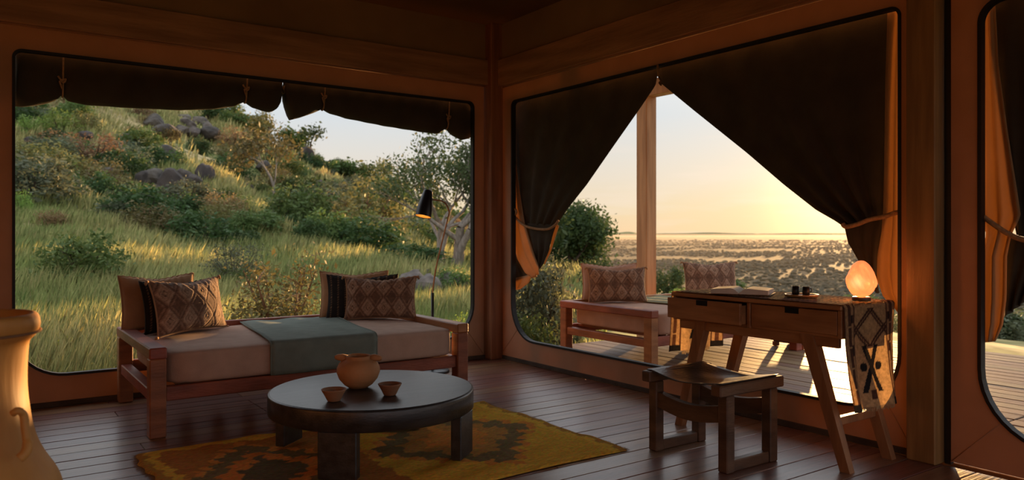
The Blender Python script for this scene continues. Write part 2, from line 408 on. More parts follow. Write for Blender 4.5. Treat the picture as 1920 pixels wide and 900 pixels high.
box('fascia', (8.0, -2.2, -.22), (8.04, 6.10, -.002), M['deckwood'], dk)
for yy in (-1.5, .6, 2.06, 4.0, 5.9): box('joist', (4.0, yy, -.2), (8.0, yy+.06, -.034), M['bark'], dk, 0)
for xx in (4.6, 7.8):
    for yy in (5.95, 2.0, -1.9): box('deck_stump', (xx-.07, yy-.07, -3.2), (xx+.07, yy+.07, -.2), M['bark'], dk, 0)

def panel(name, a0, a1, z0, z1, h0, h1, hz0, hz1, r, to_world, thick, parent, rt=.05, n=10):
    """canvas panel with a rounded opening and a black welt round the opening"""
    cs = [(h0+r, hz0+r, r, PI, 1.5*PI, a0, z0), (h1-r, hz0+r, r, 1.5*PI, 2*PI, a1, z0), (h1-rt, hz1-rt, rt, 0, .5*PI, a1, z1), (h0+rt, hz1-rt, rt, .5*PI, PI, a0, z1)]
    inn, outp = [], []
    for k, (cx, cz, rr, t0, t1, ox, oz) in enumerate(cs):
        for i in range(n+1):
            t = i/n; an = t0+(t1-t0)*t; inn.append((cx+rr*math.cos(an), cz+rr*math.sin(an)))
            side = (ox, cz) if k in (0, 2) else (cx, oz); side2 = (cx, oz) if k in (0, 2) else (ox, cz)
            c = (ox, oz)
            q = (side[0]+(c[0]-side[0])*t*2, side[1]+(c[1]-side[1])*t*2) if t < .5 else (c[0]+(side2[0]-c[0])*(t*2-1), c[1]+(side2[1]-c[1])*(t*2-1))
            outp.append(q)
    N = len(inn); v, f = [], []
    for d in (0, thick):
        for (a, z) in inn: v.append(to_world(a, z, d))
        for (a, z) in outp: v.append(to_world(a, z, d))
    for i in range(N):
        j = (i+1) % N
        f += [(i, j, N+j, N+i), (2*N+i, 3*N+i, 3*N+j, 2*N+j), (i, 2*N+i, 2*N+j, j), (N+i, N+j, 3*N+j, 3*N+i)]
    raw('canvas_panel', v, f, M['canvas'], parent)
    for k in (n//2, n+1+n//2):
        tube('mitre_seam', [to_world(*inn[k], -.001), to_world(*outp[k], -.001)], .0025, M['canvas'], parent, 4)
    # welt: a flat black strip lying on the inner lip
    vv, ff = [], []
    for i in range(N):
        a, z = inn[i]; p0, p1 = inn[i-1], inn[(i+1) % N]; tx, tz = p1[0]-p0[0], p1[1]-p0[1]; L = math.hypot(tx, tz) or 1; nx, nz_ = tz/L, -tx/L
        for (o_, d) in ((.007, -.005), (-.010, -.005), (-.010, thick+.004), (.007, thick+.004)): vv.append(to_world(a+nx*o_, z+nz_*o_, d))
    for i in range(N):
        j = (i+1) % N
        for k in range(4): k2 = (k+1) % 4; ff.append((i*4+k, i*4+k2, j*4+k2, j*4+k))
    raw('welt', vv, ff, M['piping'], parent)

bk = lambda a, z, d: (a, YC+d, z)
rt_ = lambda a, z, d: (XC+d, a, z)
wb = thing('wall_back', 'tan canvas back wall with a wide rounded window opening', 'wall', kind='structure')
panel('w', -.02, 3.815, .035, 2.495, .198, 3.703, .205, 2.338, .30, bk, .035, wb)
box('canvas_side', (-2.55, YC, .0), (-.02, YC+.035, 3.06), M['canvas'], wb, 0)
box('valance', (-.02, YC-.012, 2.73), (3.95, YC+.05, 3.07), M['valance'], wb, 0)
tube('seam', [(-.02, YC-.006, 2.497), (3.815, YC-.006, 2.497)], .007, M['canvas'], wb, 6)
wr = thing('wall_right', 'tan canvas right wall with two rounded openings to the deck', 'wall', kind='structure')
panel('w', 2.035, 5.80, .035, 2.48, 2.10, 5.63, .20, 2.335, .32, rt_, .035, wr)
panel('w', -2.2, 1.845, .02, 2.48, -1.9, 1.715, .16, 2.26, .34, rt_, .035, wr, .10)  # opening extended out of view to let in more fill light
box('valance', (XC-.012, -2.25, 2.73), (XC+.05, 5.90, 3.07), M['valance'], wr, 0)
tube('seam', [(XC-.006, -2.2, 2.483), (XC-.006, 5.765, 2.483)], .007, M['canvas'], wr, 6)
st(box('wall_left', (-2.6, -2.25, 0), (-2.55, 5.92, 3.06), M['canvas'], None, 0), 'plain tan canvas wall beyond the left edge of view', 'wall')
wf = thing('wall_front', 'tan canvas wall behind the viewpoint with two openings added for fill light', 'wall', kind='structure')
for a_ in (-2.55, .75): panel('w', a_, a_+3.2, .02, 3.06, a_+.2, a_+3.0, .2, 2.34, .32, lambda a, z, d: (a, -2.25-d, z), .035, wf)  # both openings are added out of view to bring in fill light
st(box('ceiling', (-2.6, -2.3, 3.06), (3.99, 5.93, 3.09), M['ceiling'], None, 0), 'dark brown canvas ceiling of the tent', 'ceiling')
st(box('trim_1', (-2.5, YC-.055, 2.50), (3.87, YC+.05, 2.728), M['beam'], None, .006), 'brown timber beam above the back window', 'beam')
st(box('trim_2', (XC-.055, -2.2, 2.486), (XC+.05, 5.80, 2.728), M['beamy'], None, .006), 'brown timber beam above the right window', 'beam')
st(box('trim_3', (3.822, 5.772, 0), (3.955, 5.92, 3.06), M['post'], None, .006), 'square timber post in the corner between both windows', 'post')
st(box('trim_4', (XC-.075, 1.885, 0), (XC+.05, 2.03, 3.06), M['post'], None, .006), 'square timber post right of the desk window', 'post')
st(box('baseboard_back', (-2.5, YC-.012, 0), (3.82, YC+.035, .034), M['bark'], None, .003), 'low dark board along the foot of the back wall', 'baseboard')
st(box('baseboard_right', (XC-.012, 2.035, 0), (XC+.035, 5.77, .034), M['bark'], None, .003), 'low dark board along the foot of the right wall', 'baseboard')
st(box('gap_shade_1', (XC+.01, 1.85, 0), (XC+.04, 1.882, 3.05), M['iron'], None, .002), 'added black strip painting the shaded gap beside the timber post', 'strip')  # added strip; its black colour stands for the shade in the gap
# outer fly of the roof and veranda
v = [(-2.9, 6.4, 2.98), (6.5, 6.4, 2.98), (6.5, -2.4, 2.98), (-2.9, -2.4, 2.98)]
bm = bmesh.new(); bm_box(bm, (1.8, 2.0, 3.16), (9.4, 8.9, .03), 0)
st(from_bm('roof', bm, M['ceiling']), 'canvas fly roof over the tent and the veranda', 'roof')
st(box('trim_5', (6.05, 6.04, -.05), (6.21, 6.20, 2.83), M['postout'], None, .008), 'pale timber veranda post standing on the deck edge', 'post')
st(box('trim_6', (6.06, -2.2, 2.66), (6.20, 6.2, 2.84), M['postout'], None, .006), 'timber veranda beam running over the deck', 'beam')
st(box('trim_7', (6.06, -2.1, 0.0), (6.20, -1.96, 2.66), M['postout'], None, .008), 'timber veranda post at the near end of the deck', 'post')

# ---------------------------------------------------------------- daybeds
def daybed(name, label, loc, rz=0, Lx=2.08, Ly=1.20):
    t = thing(name, label, 'daybed', loc, rz)
    w = .088
    for (x, y) in ((0, 0), (Lx-w, 0), (0, Ly-w), (Lx-w, Ly-w)):
        box('leg', (x, y, 0), (x+w, y+w, .444), M['bedwood'], t, .006)
    for x in (0, Lx-w):
        box('arm_rail', (x-.002, -.004, .444), (x+w+.002, Ly+.004, .508), M['bedwood'], t, .007)
        box('side_stretcher', (x+.012, w, .195), (x+w-.012, Ly-w, .262), M['bedwood'], t, .005)
    box('front_rail', (w, .02, .20), (Lx-w, .065, .283), M['bedwood'], t, .005)
    box('back_rail', (w, Ly-.06, .20), (Lx-w, Ly-.02, .283), M['bedwood'], t, .005)
    box('top_rail', (w, Ly-.055, .455), (Lx-w, Ly-.005, .508), M['bedwood'], t, .005)
    for k in range(9): box('slat', (w+.08+k*.215, .065, .262), (w+.16+k*.215, Ly-.06, .283), M['bedwood'], t, 0)
    # mattress: soft slab
    nx, ny, nzv = 40, 22, 6
    x0, x1, y0, y1, z0, z1 = w+.006, Lx-w-.006, .012, Ly-.065, .284, .478
    bm = bmesh.new(); bmesh.ops.create_cube(bm, size=2)
    bmesh.ops.subdivide_edges(bm, edges=bm.edges[:], cuts=15, use_grid_fill=True)
    for vtx in bm.verts:
        c = vtx.co; px_, py_, pz_ = c
        e = 16.0
        n_ = (abs(px_)**e + abs(py_)**e + abs(pz_)**e)**(1/e)
        k = .06
        rx, ry, rz_ = ((q/n_) for q in (px_, py_, pz_))
        X = (x0+x1)/2 + rx*(x1-x0)/2*(1-.004*abs(pz_)); Y = (y0+y1)/2 + ry*(y1-y0)/2; Z = (z0+z1)/2 + rz_*(z1-z0)/2
        if pz_ > .9: Z += .006*(1-px_**2)*(1-py_**2) + .0025*math.sin(px_*23+py_*5)*math.sin(py_*11)
        if py_ < -.9: Y += .003*math.sin(px_*31+pz_*1.5)
        c.x, c.y, c.z = X, Y, Z
    from_bm('mattress', bm, M['matt'], t, True)
    return t
BX, BY = .79, 4.63
daybed('daybed', 'wooden daybed with dusty pink mattress standing inside below the back window', (BX, BY, 0))
OX, OY = 4.56, 4.50
daybed('daybed', 'reddish wooden daybed standing outside on the deck', (OX, OY, 0))

ot = thing('side_table', 'low dark box table at the far end of the outdoor daybed', 'table', (6.665, 4.50, 0))
box('top', (0, 0, .40), (.33, .38, .43), M['stool'], ot, .005)
box('body', (.015, .015, .045), (.315, .365, .40), M['stool'], ot, .004)
for (x, y) in ((.01, .01), (.27, .01), (.01, .32), (.27, .32)): box('foot', (x, y, 0), (x+.05, y+.05, .045), M['bedwood'], ot, .003)

def throw(name, label, xa0, xa1, xb0, xb1, y0, y1, ztop, zlow, mt, parent_loc):
    """cloth lying over the mattress and hanging down its front; xa = front edge, xb = back edge"""
    n, m = 46, 24; v, f = [], []
    prof = [(y0-.012, zlow), (y0-.012, ztop-.022), (y0-.004, ztop-.004), (y0+.016, ztop+.004), (y1, ztop+.006)]
    pr = resample([(0, a, b) for a, b in prof], n)
    for i, p in enumerate(pr):
        s = max(0, (p.y-y0)/(y1-y0))
        for j in range(m+1):
            t = j/m; a = xa0+(xa1-xa0)*t; b = xb0+(xb1-xb0)*t
            x = a+(b-a)*s; z = p.z + (.0045*math.sin(t*15+s*6)*min(1, s*4) if p.z > ztop-.01 else 0)
            y = p.y + (.004*math.sin(t*13+1) if p.z < ztop-.03 else 0)
            v.append((x, y, z + .003))
    for i in range(n-1):
        for j in range(m): f.append((i*(m+1)+j, i*(m+1)+j+1, (i+1)*(m+1)+j+1, (i+1)*(m+1)+j))
    o = raw(name, v, f, mt, None, True)
    md = o.modifiers.new('thick', 'SOLIDIFY'); md.thickness = .006; md.offset = 1
    for j, edge in ((0, 0), (m, 1)):
        pts = [Vector(v[i*(m+1)+j])+Vector((0, -.003 if v[i*(m+1)+j][2] < ztop-.03 else 0, .004)) for i in range(0, n)]
        tube('hem', pts, .005, mt, o, 6)
    return tag(o, label, 'throw')
throw('throw_blanket', 'grey green wool throw laid across the middle of the indoor daybed', 1.464, 2.161, 1.60, 2.32, BY+.008, BY+1.14, .482, .283, M['throw'], None)
throw('throw_blanket', 'olive wool throw across the outdoor daybed behind the desk', 5.25, 5.85, 5.25, 5.85, OY+.008, OY+1.14, .482, .30, M['throw2'], None)

# ---------------------------------------------------------------- cushions
def diamond(u, v):
    """raised ogee lozenges in rows of two; returns a colour"""
    U = u*4.6; Vv = v*2.0
    a = abs(((U) % 1)-.5)*2; b = abs(((Vv) % 1)-.5)*2
    d = a*1.0 + b*.95
    dark, mid, lite = (.155, .085, .052), (.26, .155, .10), (.375, .245, .165)
    if v < .035 or v > .965: return mid
    if abs((Vv % 1)-.0) < .022 or (Vv % 1) > .978: return dark
    if d < .17: return lite
    if d < .27: return dark
    if d < .47: return lite
    if d < .56: return mid
    if d < .80: return lite
    if d < .93: return mid
    if d < 1.10: return dark
    return mid if d < 1.3 else dark
def mudcloth(u, v):
    k = (u*9) % 1
    if .40 < k < .60 and (v*22) % 1 < .55: return (.20, .13, .07)
    return (.014, .012, .011)
def plain(u, v): return (.42, .25, .14)
def cushion(label, loc, rz, w=.60, h=.37, th=.15, tilt=.26, pat=diamond, mt=None, fringe=False, group=None, ex=.42):
    t = thing('cushion', label, 'cushion', loc, rz, group)
    nx, ny = (88, 56) if pat is diamond else (56, 40)
    v, f, cols = [], [], []
    R = Matrix.Rotation(-tilt, 3, 'X'); ph = random.uniform(0, 6)
    for side in (-1, 1):
        for j in range(ny+1):
            for i in range(nx+1):
                u, q = i/nx, j/ny; a, b = 2*u-1, 2*q-1
                pin = 1 - .10*(1-abs(a)**2.2)*abs(b)**4
                pinx = 1 - .07*(1-abs(b)**2.2)*abs(a)**4
                x = a*w/2*pinx; z = h/2 + b*h/2*pin
                if b > 0: z -= .018*math.exp(-(a*2.2)**2)*b
                pr = max(0, 1-a*a)**ex*max(0, 1-b*b)**.40
                y = side*th/2*pr + .006*math.sin(a*5+ph)*math.sin(b*4+ph)*pr
                c = pat(u, q) if side < 0 else ((.36, .21, .12) if pat is not mudcloth else (.014, .012, .011))
                if pat is diamond and side < 0: y -= (.004 if c[0] > .3 else (.001 if c[0] > .2 else -.002))*min(1, pr*3)
                if b > .55: z += .004*math.sin(a*38+ph)*(b-.55)*2; y += .004*math.sin(a*30+ph)*(b-.5)
                p_ = R @ Vector((x, y, z)); v.append(p_); cols.append(c)
    n1 = (nx+1)*(ny+1)
    for s in (0, 1):
        for j in range(ny):
            for i in range(nx):
                q = [s*n1+j*(nx+1)+i, s*n1+j*(nx+1)+i+1, s*n1+(j+1)*(nx+1)+i+1, s*n1+(j+1)*(nx+1)+i]
                f.append(tuple(q) if s == 0 else tuple(q[::-1]))
    mn = min(p_.z for p_ in v); v = [p_ - Vector((0, 0, mn)) for p_ in v]
    o = raw('cover', v, f, mt or M['print'], t, True)
    if mt is None: paint(o.data, cols)
    ring = [v[i] for i in range(nx+1)] + [v[j*(nx+1)+nx] for j in range(1, ny+1)] + [v[ny*(nx+1)+i] for i in range(nx-1, -1, -1)] + [v[j*(nx+1)] for j in range(ny-1, 0, -1)]
    ring = ring[::2] + [ring[0]]
    tube('piping', ring, .0055, M['piping'] if pat is mudcloth else M['tan'], t, 6)
    if fringe:
        for (ci) in (0, nx, ny*(nx+1), ny*(nx+1)+nx):
            c = v[ci]; dx = .022 if ci % (nx+1) else -.022
            tube('tassel', [c, c+Vector((dx*.6, 0, .0)), c+Vector((dx, -.002, -.02))], [.009, .011, .006], M['tan'], t, 6)
    return t
ZM = .483
cushion('tan linen cushion leaning at the back left end of the indoor daybed', (1.045, 5.71, ZM), math.radians(13), .52, .385, .14, .16, plain, M['tan'])
cushion('black cushion with beaded stripes between the tan and the lozenge cushion', (1.17, 5.60, ZM), math.radians(22), .56, .35, .12, .20, mudcloth)
cushion('lozenge patterned cushion half lit by sun at the left end of the indoor daybed', (1.205, 5.445, ZM), math.radians(35), .63, .365, .23, .22, diamond, fringe=True, ex=.85)
cushion('tan linen cushion standing behind the right group on the indoor daybed', (2.43, 5.62, ZM), math.radians(-24), .53, .37, .13, .14, plain, M['tan'])
cushion('thin black cushion squeezed in the right group on the indoor daybed', (2.46, 5.53, ZM), math.radians(-26), .55, .345, .09, .17, mudcloth)
cushion('lozenge patterned cushion in front at the right end of the indoor daybed', (2.555, 5.405, ZM), math.radians(-27.6), .55, .335, .15, .22, diamond, fringe=True)
cushion('plain rose cushion behind the lozenge one on the outdoor daybed', (5.06, 5.545, ZM), math.radians(-30), .56, .375, .12, .14, plain, M['matt'])
cushion('lozenge patterned cushion at the near end of the outdoor daybed', (5.03, 5.40, ZM), math.radians(-30), .57, .345, .15, .22, diamond, fringe=True)
cushion('lozenge patterned cushion at the far end of the outdoor daybed behind the book', (6.42, 5.44, ZM), math.radians(-28), .59, .365, .15, .22, diamond, fringe=True)
b = thing('bolster', 'small dark roll cushion behind the tan cushion at the daybed corner', 'cushion', (.865, 5.76, .508+.062), 0)
v, f = lathe_data([(0, -.24), (.035, -.24), (.056, -.225), (.062, -.2), (.062, .2), (.056, .225), (.035, .24), (0, .24)], 20)
v = [(p[2]*.2, p[0], p[1]) for p in v]; v = [(p[0]*.9, p[1], p[2]) for p in v]
raw('cover', v, f, M['darkcanvas'], b, True)
tube('piping', [(.046, .056*math.cos(t*PI/8), .056*math.sin(t*PI/8)) for t in range(17)], .005, M['piping'], b, 6)

# ---------------------------------------------------------------- rug
RX0, RX1, RY0, RY1 = .675, 2.815, 2.95, 4.35
def rugcol(u, v):
    wob = .006*math.sin(v*60)+.003*math.sin(v*131+u*9)
    x = u-.5+wob; y = (v-.5)+.01*math.sin(u*70)
    och, ru, dk_, red, gold = (.80, .45, .065), (.74, .29, .065), (.20, .14, .06), (.72, .24, .055), (.86, .52, .08)
    if abs(x) > .478: return (.46, .23, .05)
    if abs(x) > .455: return gold
    step = math.floor(abs(y)*16)/16
    for cx, rx in ((-.27, .17), (.20, .22)):
        d = abs(x-cx)/rx + step/.36
        if d < .42: return ru if cx > 0 else (.14, .10, .05)
        if d < .70: return red if cx < 0 else (.50, .24, .065)
        if d < 1.0: return dk_
        if d < 1.12: return ru
    if abs(y) > .44: return gold if abs(y) < .47 else och
    if x < -.05: return (.48, .19, .05)
    return och
n, m = 190, 130; V, cols = [], []
for i in range(n+1):
    for j in range(m+1):
        u, v_ = i/n, j/m; x = RX0+(RX1-RX0)*u; y = RY0+(RY1-RY0)*v_
        ed = min(u, 1-u, v_, 1-v_)
        y += .012*math.sin(u*9+.7)*(1 if v_ in (0, 1) else .6); x += .014*math.sin(v_*13)+(.008*math.sin(v_*57) if u in (0, 1) else 0)
        z = .012 + .0035*math.sin(u*47+math.sin(v_*9)*2.2)*math.sin(v_*31+u*6) + .003*math.sin(u*17-v_*41) + .006*max(0, math.sin(u*7+v_*3.0))**6
        if ed == 0: z = .003
        V.append((x, y, max(z, .002))); cols.append(tuple(c*random.uniform(.82, 1.15) for c in rugcol(u, v_)))
F = [(i*(m+1)+j, (i+1)*(m+1)+j, (i+1)*(m+1)+j+1, i*(m+1)+j+1) for i in range(n) for j in range(m)]
rug = thing('rug', 'ochre and rust woven kilim rug under the round black table', 'rug', (0, 0, 0))
o = raw('weave', V, F, M['rug'], rug, True); paint(o.data, cols)
V, F, cols = [], [], []
for xe, sg in ((RX0, -1), (RX1, 1)):
    for k in range(300):
        y = RY0+(RY1-RY0)*(k+.5)/300; q = random.uniform(-.008, .008); L = random.uniform(.012, .03); a = len(V)
        xx = xe + .014*math.sin(((y-RY0)/(RY1-RY0))*13)
        V += [(xx-sg*.004, y-.0022, .004), (xx-sg*.004, y+.0022, .004), (xx+sg*L, y+q+.0015, .003), (xx+sg*L, y+q-.0015, .003)]; F.append((a, a+1, a+2, a+3)); cols += [(.22, .10, .03)]*4
o = raw('fringe', V, F, M['rug'], rug, False, 'stuff'); paint(o.data, cols)

# ---------------------------------------------------------------- coffee table and pottery
TX, TY, TR, TZ = 1.693, 3.674, .525, .345
ct = thing('coffee_table', 'low round black stained table standing on the ochre rug', 'table', (TX, TY, 0))
v, f = lathe_data([(0, TZ), (TR-.012, TZ), (TR-.003, TZ-.004), (TR, TZ-.012), (TR, TZ-.098), (TR-.01, TZ-.104), (TR-.05, TZ-.104), (TR-.05, TZ-.04), (0, TZ-.04)], 72)
o = raw('tabletop', v, f, M['black'], ct, False)
for poly in o.data.polygons: poly.use_smooth = abs(poly.normal.z) < .5
for az in (-50, 40, 130, 227):
    a = math.radians(az); R = Matrix.Rotation(a, 4, 'Z')
    bm = bmesh.new(); bm_box(bm, R @ Vector((TR-.036, 0, (TZ-.10)/2+.013)), (.055, .185, TZ-.126), .005, R); from_bm('leg', bm, M['black'], ct)
def pot_at(px, py): return on_z(px, py, TZ)
q = pot_at(672, 727)
pot = thing('clay_pot', 'round burnt clay pot with two lug handles standing on the black table', 'pot', (q.x, q.y, TZ+.001))
lathe('body', [(0, 0), (.045, 0), (.072, .018), (.098, .048), (.111, .082), (.110, .105), (.098, .130), (.078, .146), (.066, .152), (.066, .163), (.062, .168), (.056, .164), (.056, .150), (.085, .125), (.100, .085), (.06, .02), (0, .014)], M['clay'], pot, 40)
for sg in (-1, 1):
    a = math.radians(-35)
    d = Vector((math.cos(a), math.sin(a), 0))*sg
    tube('handle', [d*.060+Vector((0, 0, .150)), d*.085+Vector((0, 0, .156)), d*.112+Vector((0, 0, .152 if sg > 0 else .158)), d*.122+Vector((0, 0, .150 if sg > 0 else .158))], [.020, .019, .014, .008], M['clay'], pot, 10)
for (px, py, lab, s) in ((626, 752, 'small clay bowl left of the round pot on the table', 1.0), (731, 741, 'small clay bowl right of the round pot on the table', .98)):
    q = pot_at(px, py)
    bw = thing('clay_bowl', lab, 'bowl', (q.x, q.y, TZ+.001))
    lathe('bowl', [(0, 0), (.028*s, 0), (.032*s, .004), (.045*s, .030), (.058*s, .052), (.060*s, .057), (.056*s, .058), (.050*s, .050), (.038*s, .026), (.024*s, .010), (0, .008)], M['soot'], bw, 32)

# ---------------------------------------------------------------- leather stool
SX0, SX1, SY0, SY1, SH = 2.905, 3.335, 2.385, 2.905, .425
stl = thing('stool', 'dark teak stool with sagging leather seat before the desk', 'stool', (0, 0, 0))
w = .058
for x in (SX0+.02, SX1-.02-w):
    for y in (SY0, SY1-w):
        box('leg', (x, y, .0), (x+w, y+w, SH-.055), M['stool'], stl, .005)
for y in (SY0, SY1-w):
    box('runner', (SX0+.078, y+.008, .0), (SX1-.078, y+w-.008, .055), M['stool'], stl, .005)
    box('seat_rail', (SX0-.03, y-.002, SH-.055), (SX1+.03, y+w+.002, SH), M['stool'], stl, .006)
for x in (SX0+.03, SX1-.03-.04):
    vv, ff = [], []; k = 14
    for i in range(k+1):
        t = i/k; y = SY0+w+(SY1-SY0-2*w)*t; sag = -.028*math.sin(PI*t)
        for (dx, z) in ((0, .235), (.04, .235), (.04, .315), (0, .315)): vv.append((x+dx, y, z+sag))
    for i in range(k):
        for j in range(4): j2 = (j+1) % 4; ff.append((i*4+j, i*4+j2, (i+1)*4+j2, (i+1)*4+j))
    ff += [(3, 2, 1, 0), tuple(k*4+j for j in range(4))]
    raw('stretcher', vv, ff, M['stool'], stl)
vv, ff = [], []; n, m = 26, 20
for i in range(n+1):
    t = i/n; y = SY0+.012+(SY1-SY0-.024)*t
    for j in range(m+1):
        s = j/m; x = SX0-.005+(SX1-SX0+.01)*s
        e = max(0, math.sin(PI*t)); z = SH+.003 - .036*e**1.0*(1-.25*abs(2*s-1)**3) + .003*math.sin(s*9+t*7)*e
        vv.append((x, y, z))
for i in range(n):
    for j in range(m): ff.append((i*(m+1)+j, i*(m+1)+j+1, (i+1)*(m+1)+j+1, (i+1)*(m+1)+j))
o = raw('leather_seat', vv, ff, M['leather'], stl, True); md = o.modifiers.new('t', 'SOLIDIFY'); md.thickness = .005; md.offset = 1

# ---------------------------------------------------------------- desk
DX0, DX1, DY0, DY1, DZ = 3.385, 3.85, 2.085, 3.165, .80
de = thing('desk', 'wooden writing desk with two drawers and splayed legs at the right window', 'desk', (0, 0, 0))
box('desktop', (DX0-.006, DY0-.004, DZ-.022), (DX1+.004, DY1+.004, DZ), M['desk'], de, .004)
box('case_back', (DX1-.02, DY0+.01, .645), (DX1, DY1-.01, DZ-.022), M['desk'], de, .002)
box('case_floor', (DX0+.02, DY0+.01, .640), (DX1, DY1-.01, .658), M['desk'], de, .002)
for y in (DY0, (DY0+DY1)/2-.012, DY1-.022): box('case_side', (DX0+.006, y, .640), (DX1, y+.022, DZ-.022), M['desk'], de, .003)
def drawer(y0, y1, out, lab):
    d = box('drawer', (DX0-out, y0, .655), (DX0-out+.02, y1, DZ-.028), M['desk'], de, .003)
    d['label'] = lab
    ym = (y0+y1)/2
    box('finger_slot', (DX0-out-.0015, ym-.04, DZ-.058), (DX0-out+.002, ym+.04, DZ-.0285), M['slot'], d, 0)
    box('drawer_side', (DX0-out+.02, y0+.004, .660), (DX0+.3, y0+.016, DZ-.04), M['desk'], d, 0)
    box('drawer_side', (DX0-out+.02, y1-.016, .660), (DX0+.3, y1-.004, DZ-.04), M['desk'], d, 0)
drawer((DY0+DY1)/2+.016, DY1-.002, .045, 'drawer pulled slightly open')
drawer(DY0+.026, (DY0+DY1)/2-.016, -.008, 'closed drawer')
box('apron', (DX0+.03, DY0+.03, .59), (DX0+.055, DY1-.03, .640), M['desk'], de, .003)
box('apron', (DX1-.055, DY0+.03, .59), (DX1-.03, DY1-.03, .640), M['desk'], de, .003)
def leg(top, bot, parent):
    bm = bmesh.new(); a = Vector(top); c = Vector(bot); ws = (.036, .026); vv = []
    for p_, h_ in ((c, ws[1]), (a, ws[0])):
        for dx, dy in ((-1, -1), (1, -1), (1, 1), (-1, 1)): vv.append((p_.x+dx*h_*.8, p_.y+dy*h_, p_.z))
    return raw('leg', vv, [(3, 2, 1, 0), (4, 5, 6, 7), (0, 1, 5, 4), (1, 2, 6, 5), (2, 3, 7, 6), (3, 0, 4, 7)], M['deskleg'], parent)
leg((DX0+.045, DY0+.20, .645), (DX0+.045, DY0-.005, 0), de); leg((DX1-.045, DY0+.20, .645), (DX1-.035, DY0+.0, 0), de)
leg((DX0+.045, DY1-.20, .645), (DX0+.075, DY1+.005, 0), de); leg((DX1-.045, DY1-.20, .645), (DX1-.035, DY1-.0, 0), de)
for yb in (DY0+.072,): box('stretcher', (DX0+.06, yb-.016, .205), (DX1-.06, yb+.016, .245), M['deskleg'], de, .003)
box('stretcher', (DX0+.06, DY1-.09, .205), (DX1-.06, DY1-.058, .245), M['deskleg'], de, .003)

# woven runner lying along the desk and hanging over both ends
RW0, RW1 = DX0+.005, DX1-.002
def runcol(s, L0, L1, Lt, w):
    """s: distance from the right hanging hem; w 0..1 from front to back"""
    cream, brown, blackc, rust = (.50, .30, .14), (.085, .035, .02), (.012, .010, .010), (.26, .11, .045)
    end = s if s < L0+.55 else Lt-s
    if w < .20 or w > .80:
        k = w/.20 if w < .20 else (1-w)/.20
        if end < .035: return blackc
        if .30 < k < .62: return brown if (end*10) % 1 > .06 else cream
        if .30 < k < .9 and (.26 < end < .31 or .415 < end < .46): return blackc if k < .75 else brown
        if k > .88 or k < .08: return brown
        return (.40, .23, .11)
    x = (w-.5)/.30; z = end
    if end < .012: return cream
    if L0-.20 < z < L0-.02:                      # thin lozenge outlines
        a = abs(x); t = (z-(L0-.11))/.085
        for o_ in (0, .22):
            for sg_ in (-1, 1):
                if abs(((t*.9+o_+sg_*x*1.15) % 2.0)-1.0) < .085: return brown
        return cream
    zc = .195
    dx, dz = x*.14, z-zc
    if abs(dz) < .125 and abs(abs(dx)-abs(dz)*.50) < .019: return blackc
    for (ox, oz, rx, rz) in ((-.06, 0, .026, .022), (.06, 0, .026, .022)):
        if ((dx-ox)/rx)**2+((dz-oz)/rz)**2 < 1: return blackc
    for (ox, oz, rx, rz) in ((0, .125, .026, .026), (0, -.135, .026, .024)):
        if max(abs(dx-ox)/rx, abs(dz-oz)/rz) < 1: return brown
    if end > L0:
        q = int(s*90)
        return ((.45, .30, .13), (.05, .035, .02), (.60, .38, .13), (.10, .06, .03))[(q+int(w*9)) % 4]
    return cream
prof = [(0, DY0-.050, .30), (0, DY0-.026, .45), (0, DY0-.012, .62), (0, DY0-.012, DZ-.008), (0, DY0-.002, DZ+.006), (0, DY0+.02, DZ+.007), (0, DY1-.02, DZ+.007), (0, DY1+.004, DZ+.005), (0, DY1+.012, DZ-.010), (0, DY1+.014, .60), (0, DY1+.022, .44)]
n, m = 300, 84; pr = resample(prof, n); V, cols = [], []
Lt = sum((Vector(prof[i+1])-Vector(prof[i])).length for i in range(len(prof)-1)); L0 = DZ-.30; L1 = DZ-.44
for i, p_ in enumerate(pr):
    s = Lt*i/(n-1)
    for j in range(m+1):
        w_ = j/m; hang = max(0, DZ-p_.z); x = RW0+(RW1-RW0)*w_
        side = 1 if p_.y < 2.6 else -1
        x += side*-.05*hang*(1 if side > 0 else .3)*(w_-.2) + .0
        y = p_.y - side*(.03*hang*math.sin(w_*9+1.2) + .02*hang*math.sin(w_*17))
        z = p_.z + (0.0012*math.sin(s*210+w_*3)*math.sin(w_*40) if hang < .005 else 0)
        V.append((x, y, z)); cols.append(runcol(s, L0, L1, Lt, w_))
F = [(i*(m+1)+j, (i+1)*(m+1)+j, (i+1)*(m+1)+j+1, i*(m+1)+j+1) for i in range(n-1) for j in range(m)]
rn = thing('table_runner', 'woven cream runner with black crosses hanging over both desk ends', 'table runner', (0, 0, 0))
o = raw('cloth', V, F, M['printthin'], rn, True); paint(o.data, cols)
V2, F2, c2 = [], [], []
for i, dz in ((0, -1), (n-1, -1)):
    for j in range(int(m*.22), int(m*.80)):
        for r in (0, .5):
            a = Vector(V[i*(m+1)+j]).lerp(Vector(V[i*(m+1)+j+1]), r); L = random.uniform(.012, .024); k = len(V2)
            V2 += [a+Vector((-.0012, 0, .002)), a+Vector((.0012, 0, .002)), a+Vector((.0012+random.uniform(-.003, .003), 0, -L)), a+Vector((-.0012, 0, -L))]; F2.append((k, k+1, k+2, k+3)); c2 += [(.40, .27, .14)]*4
o = raw('fringe', V2, F2, M['printthin'], rn, False, 'stuff'); paint(o.data, c2)

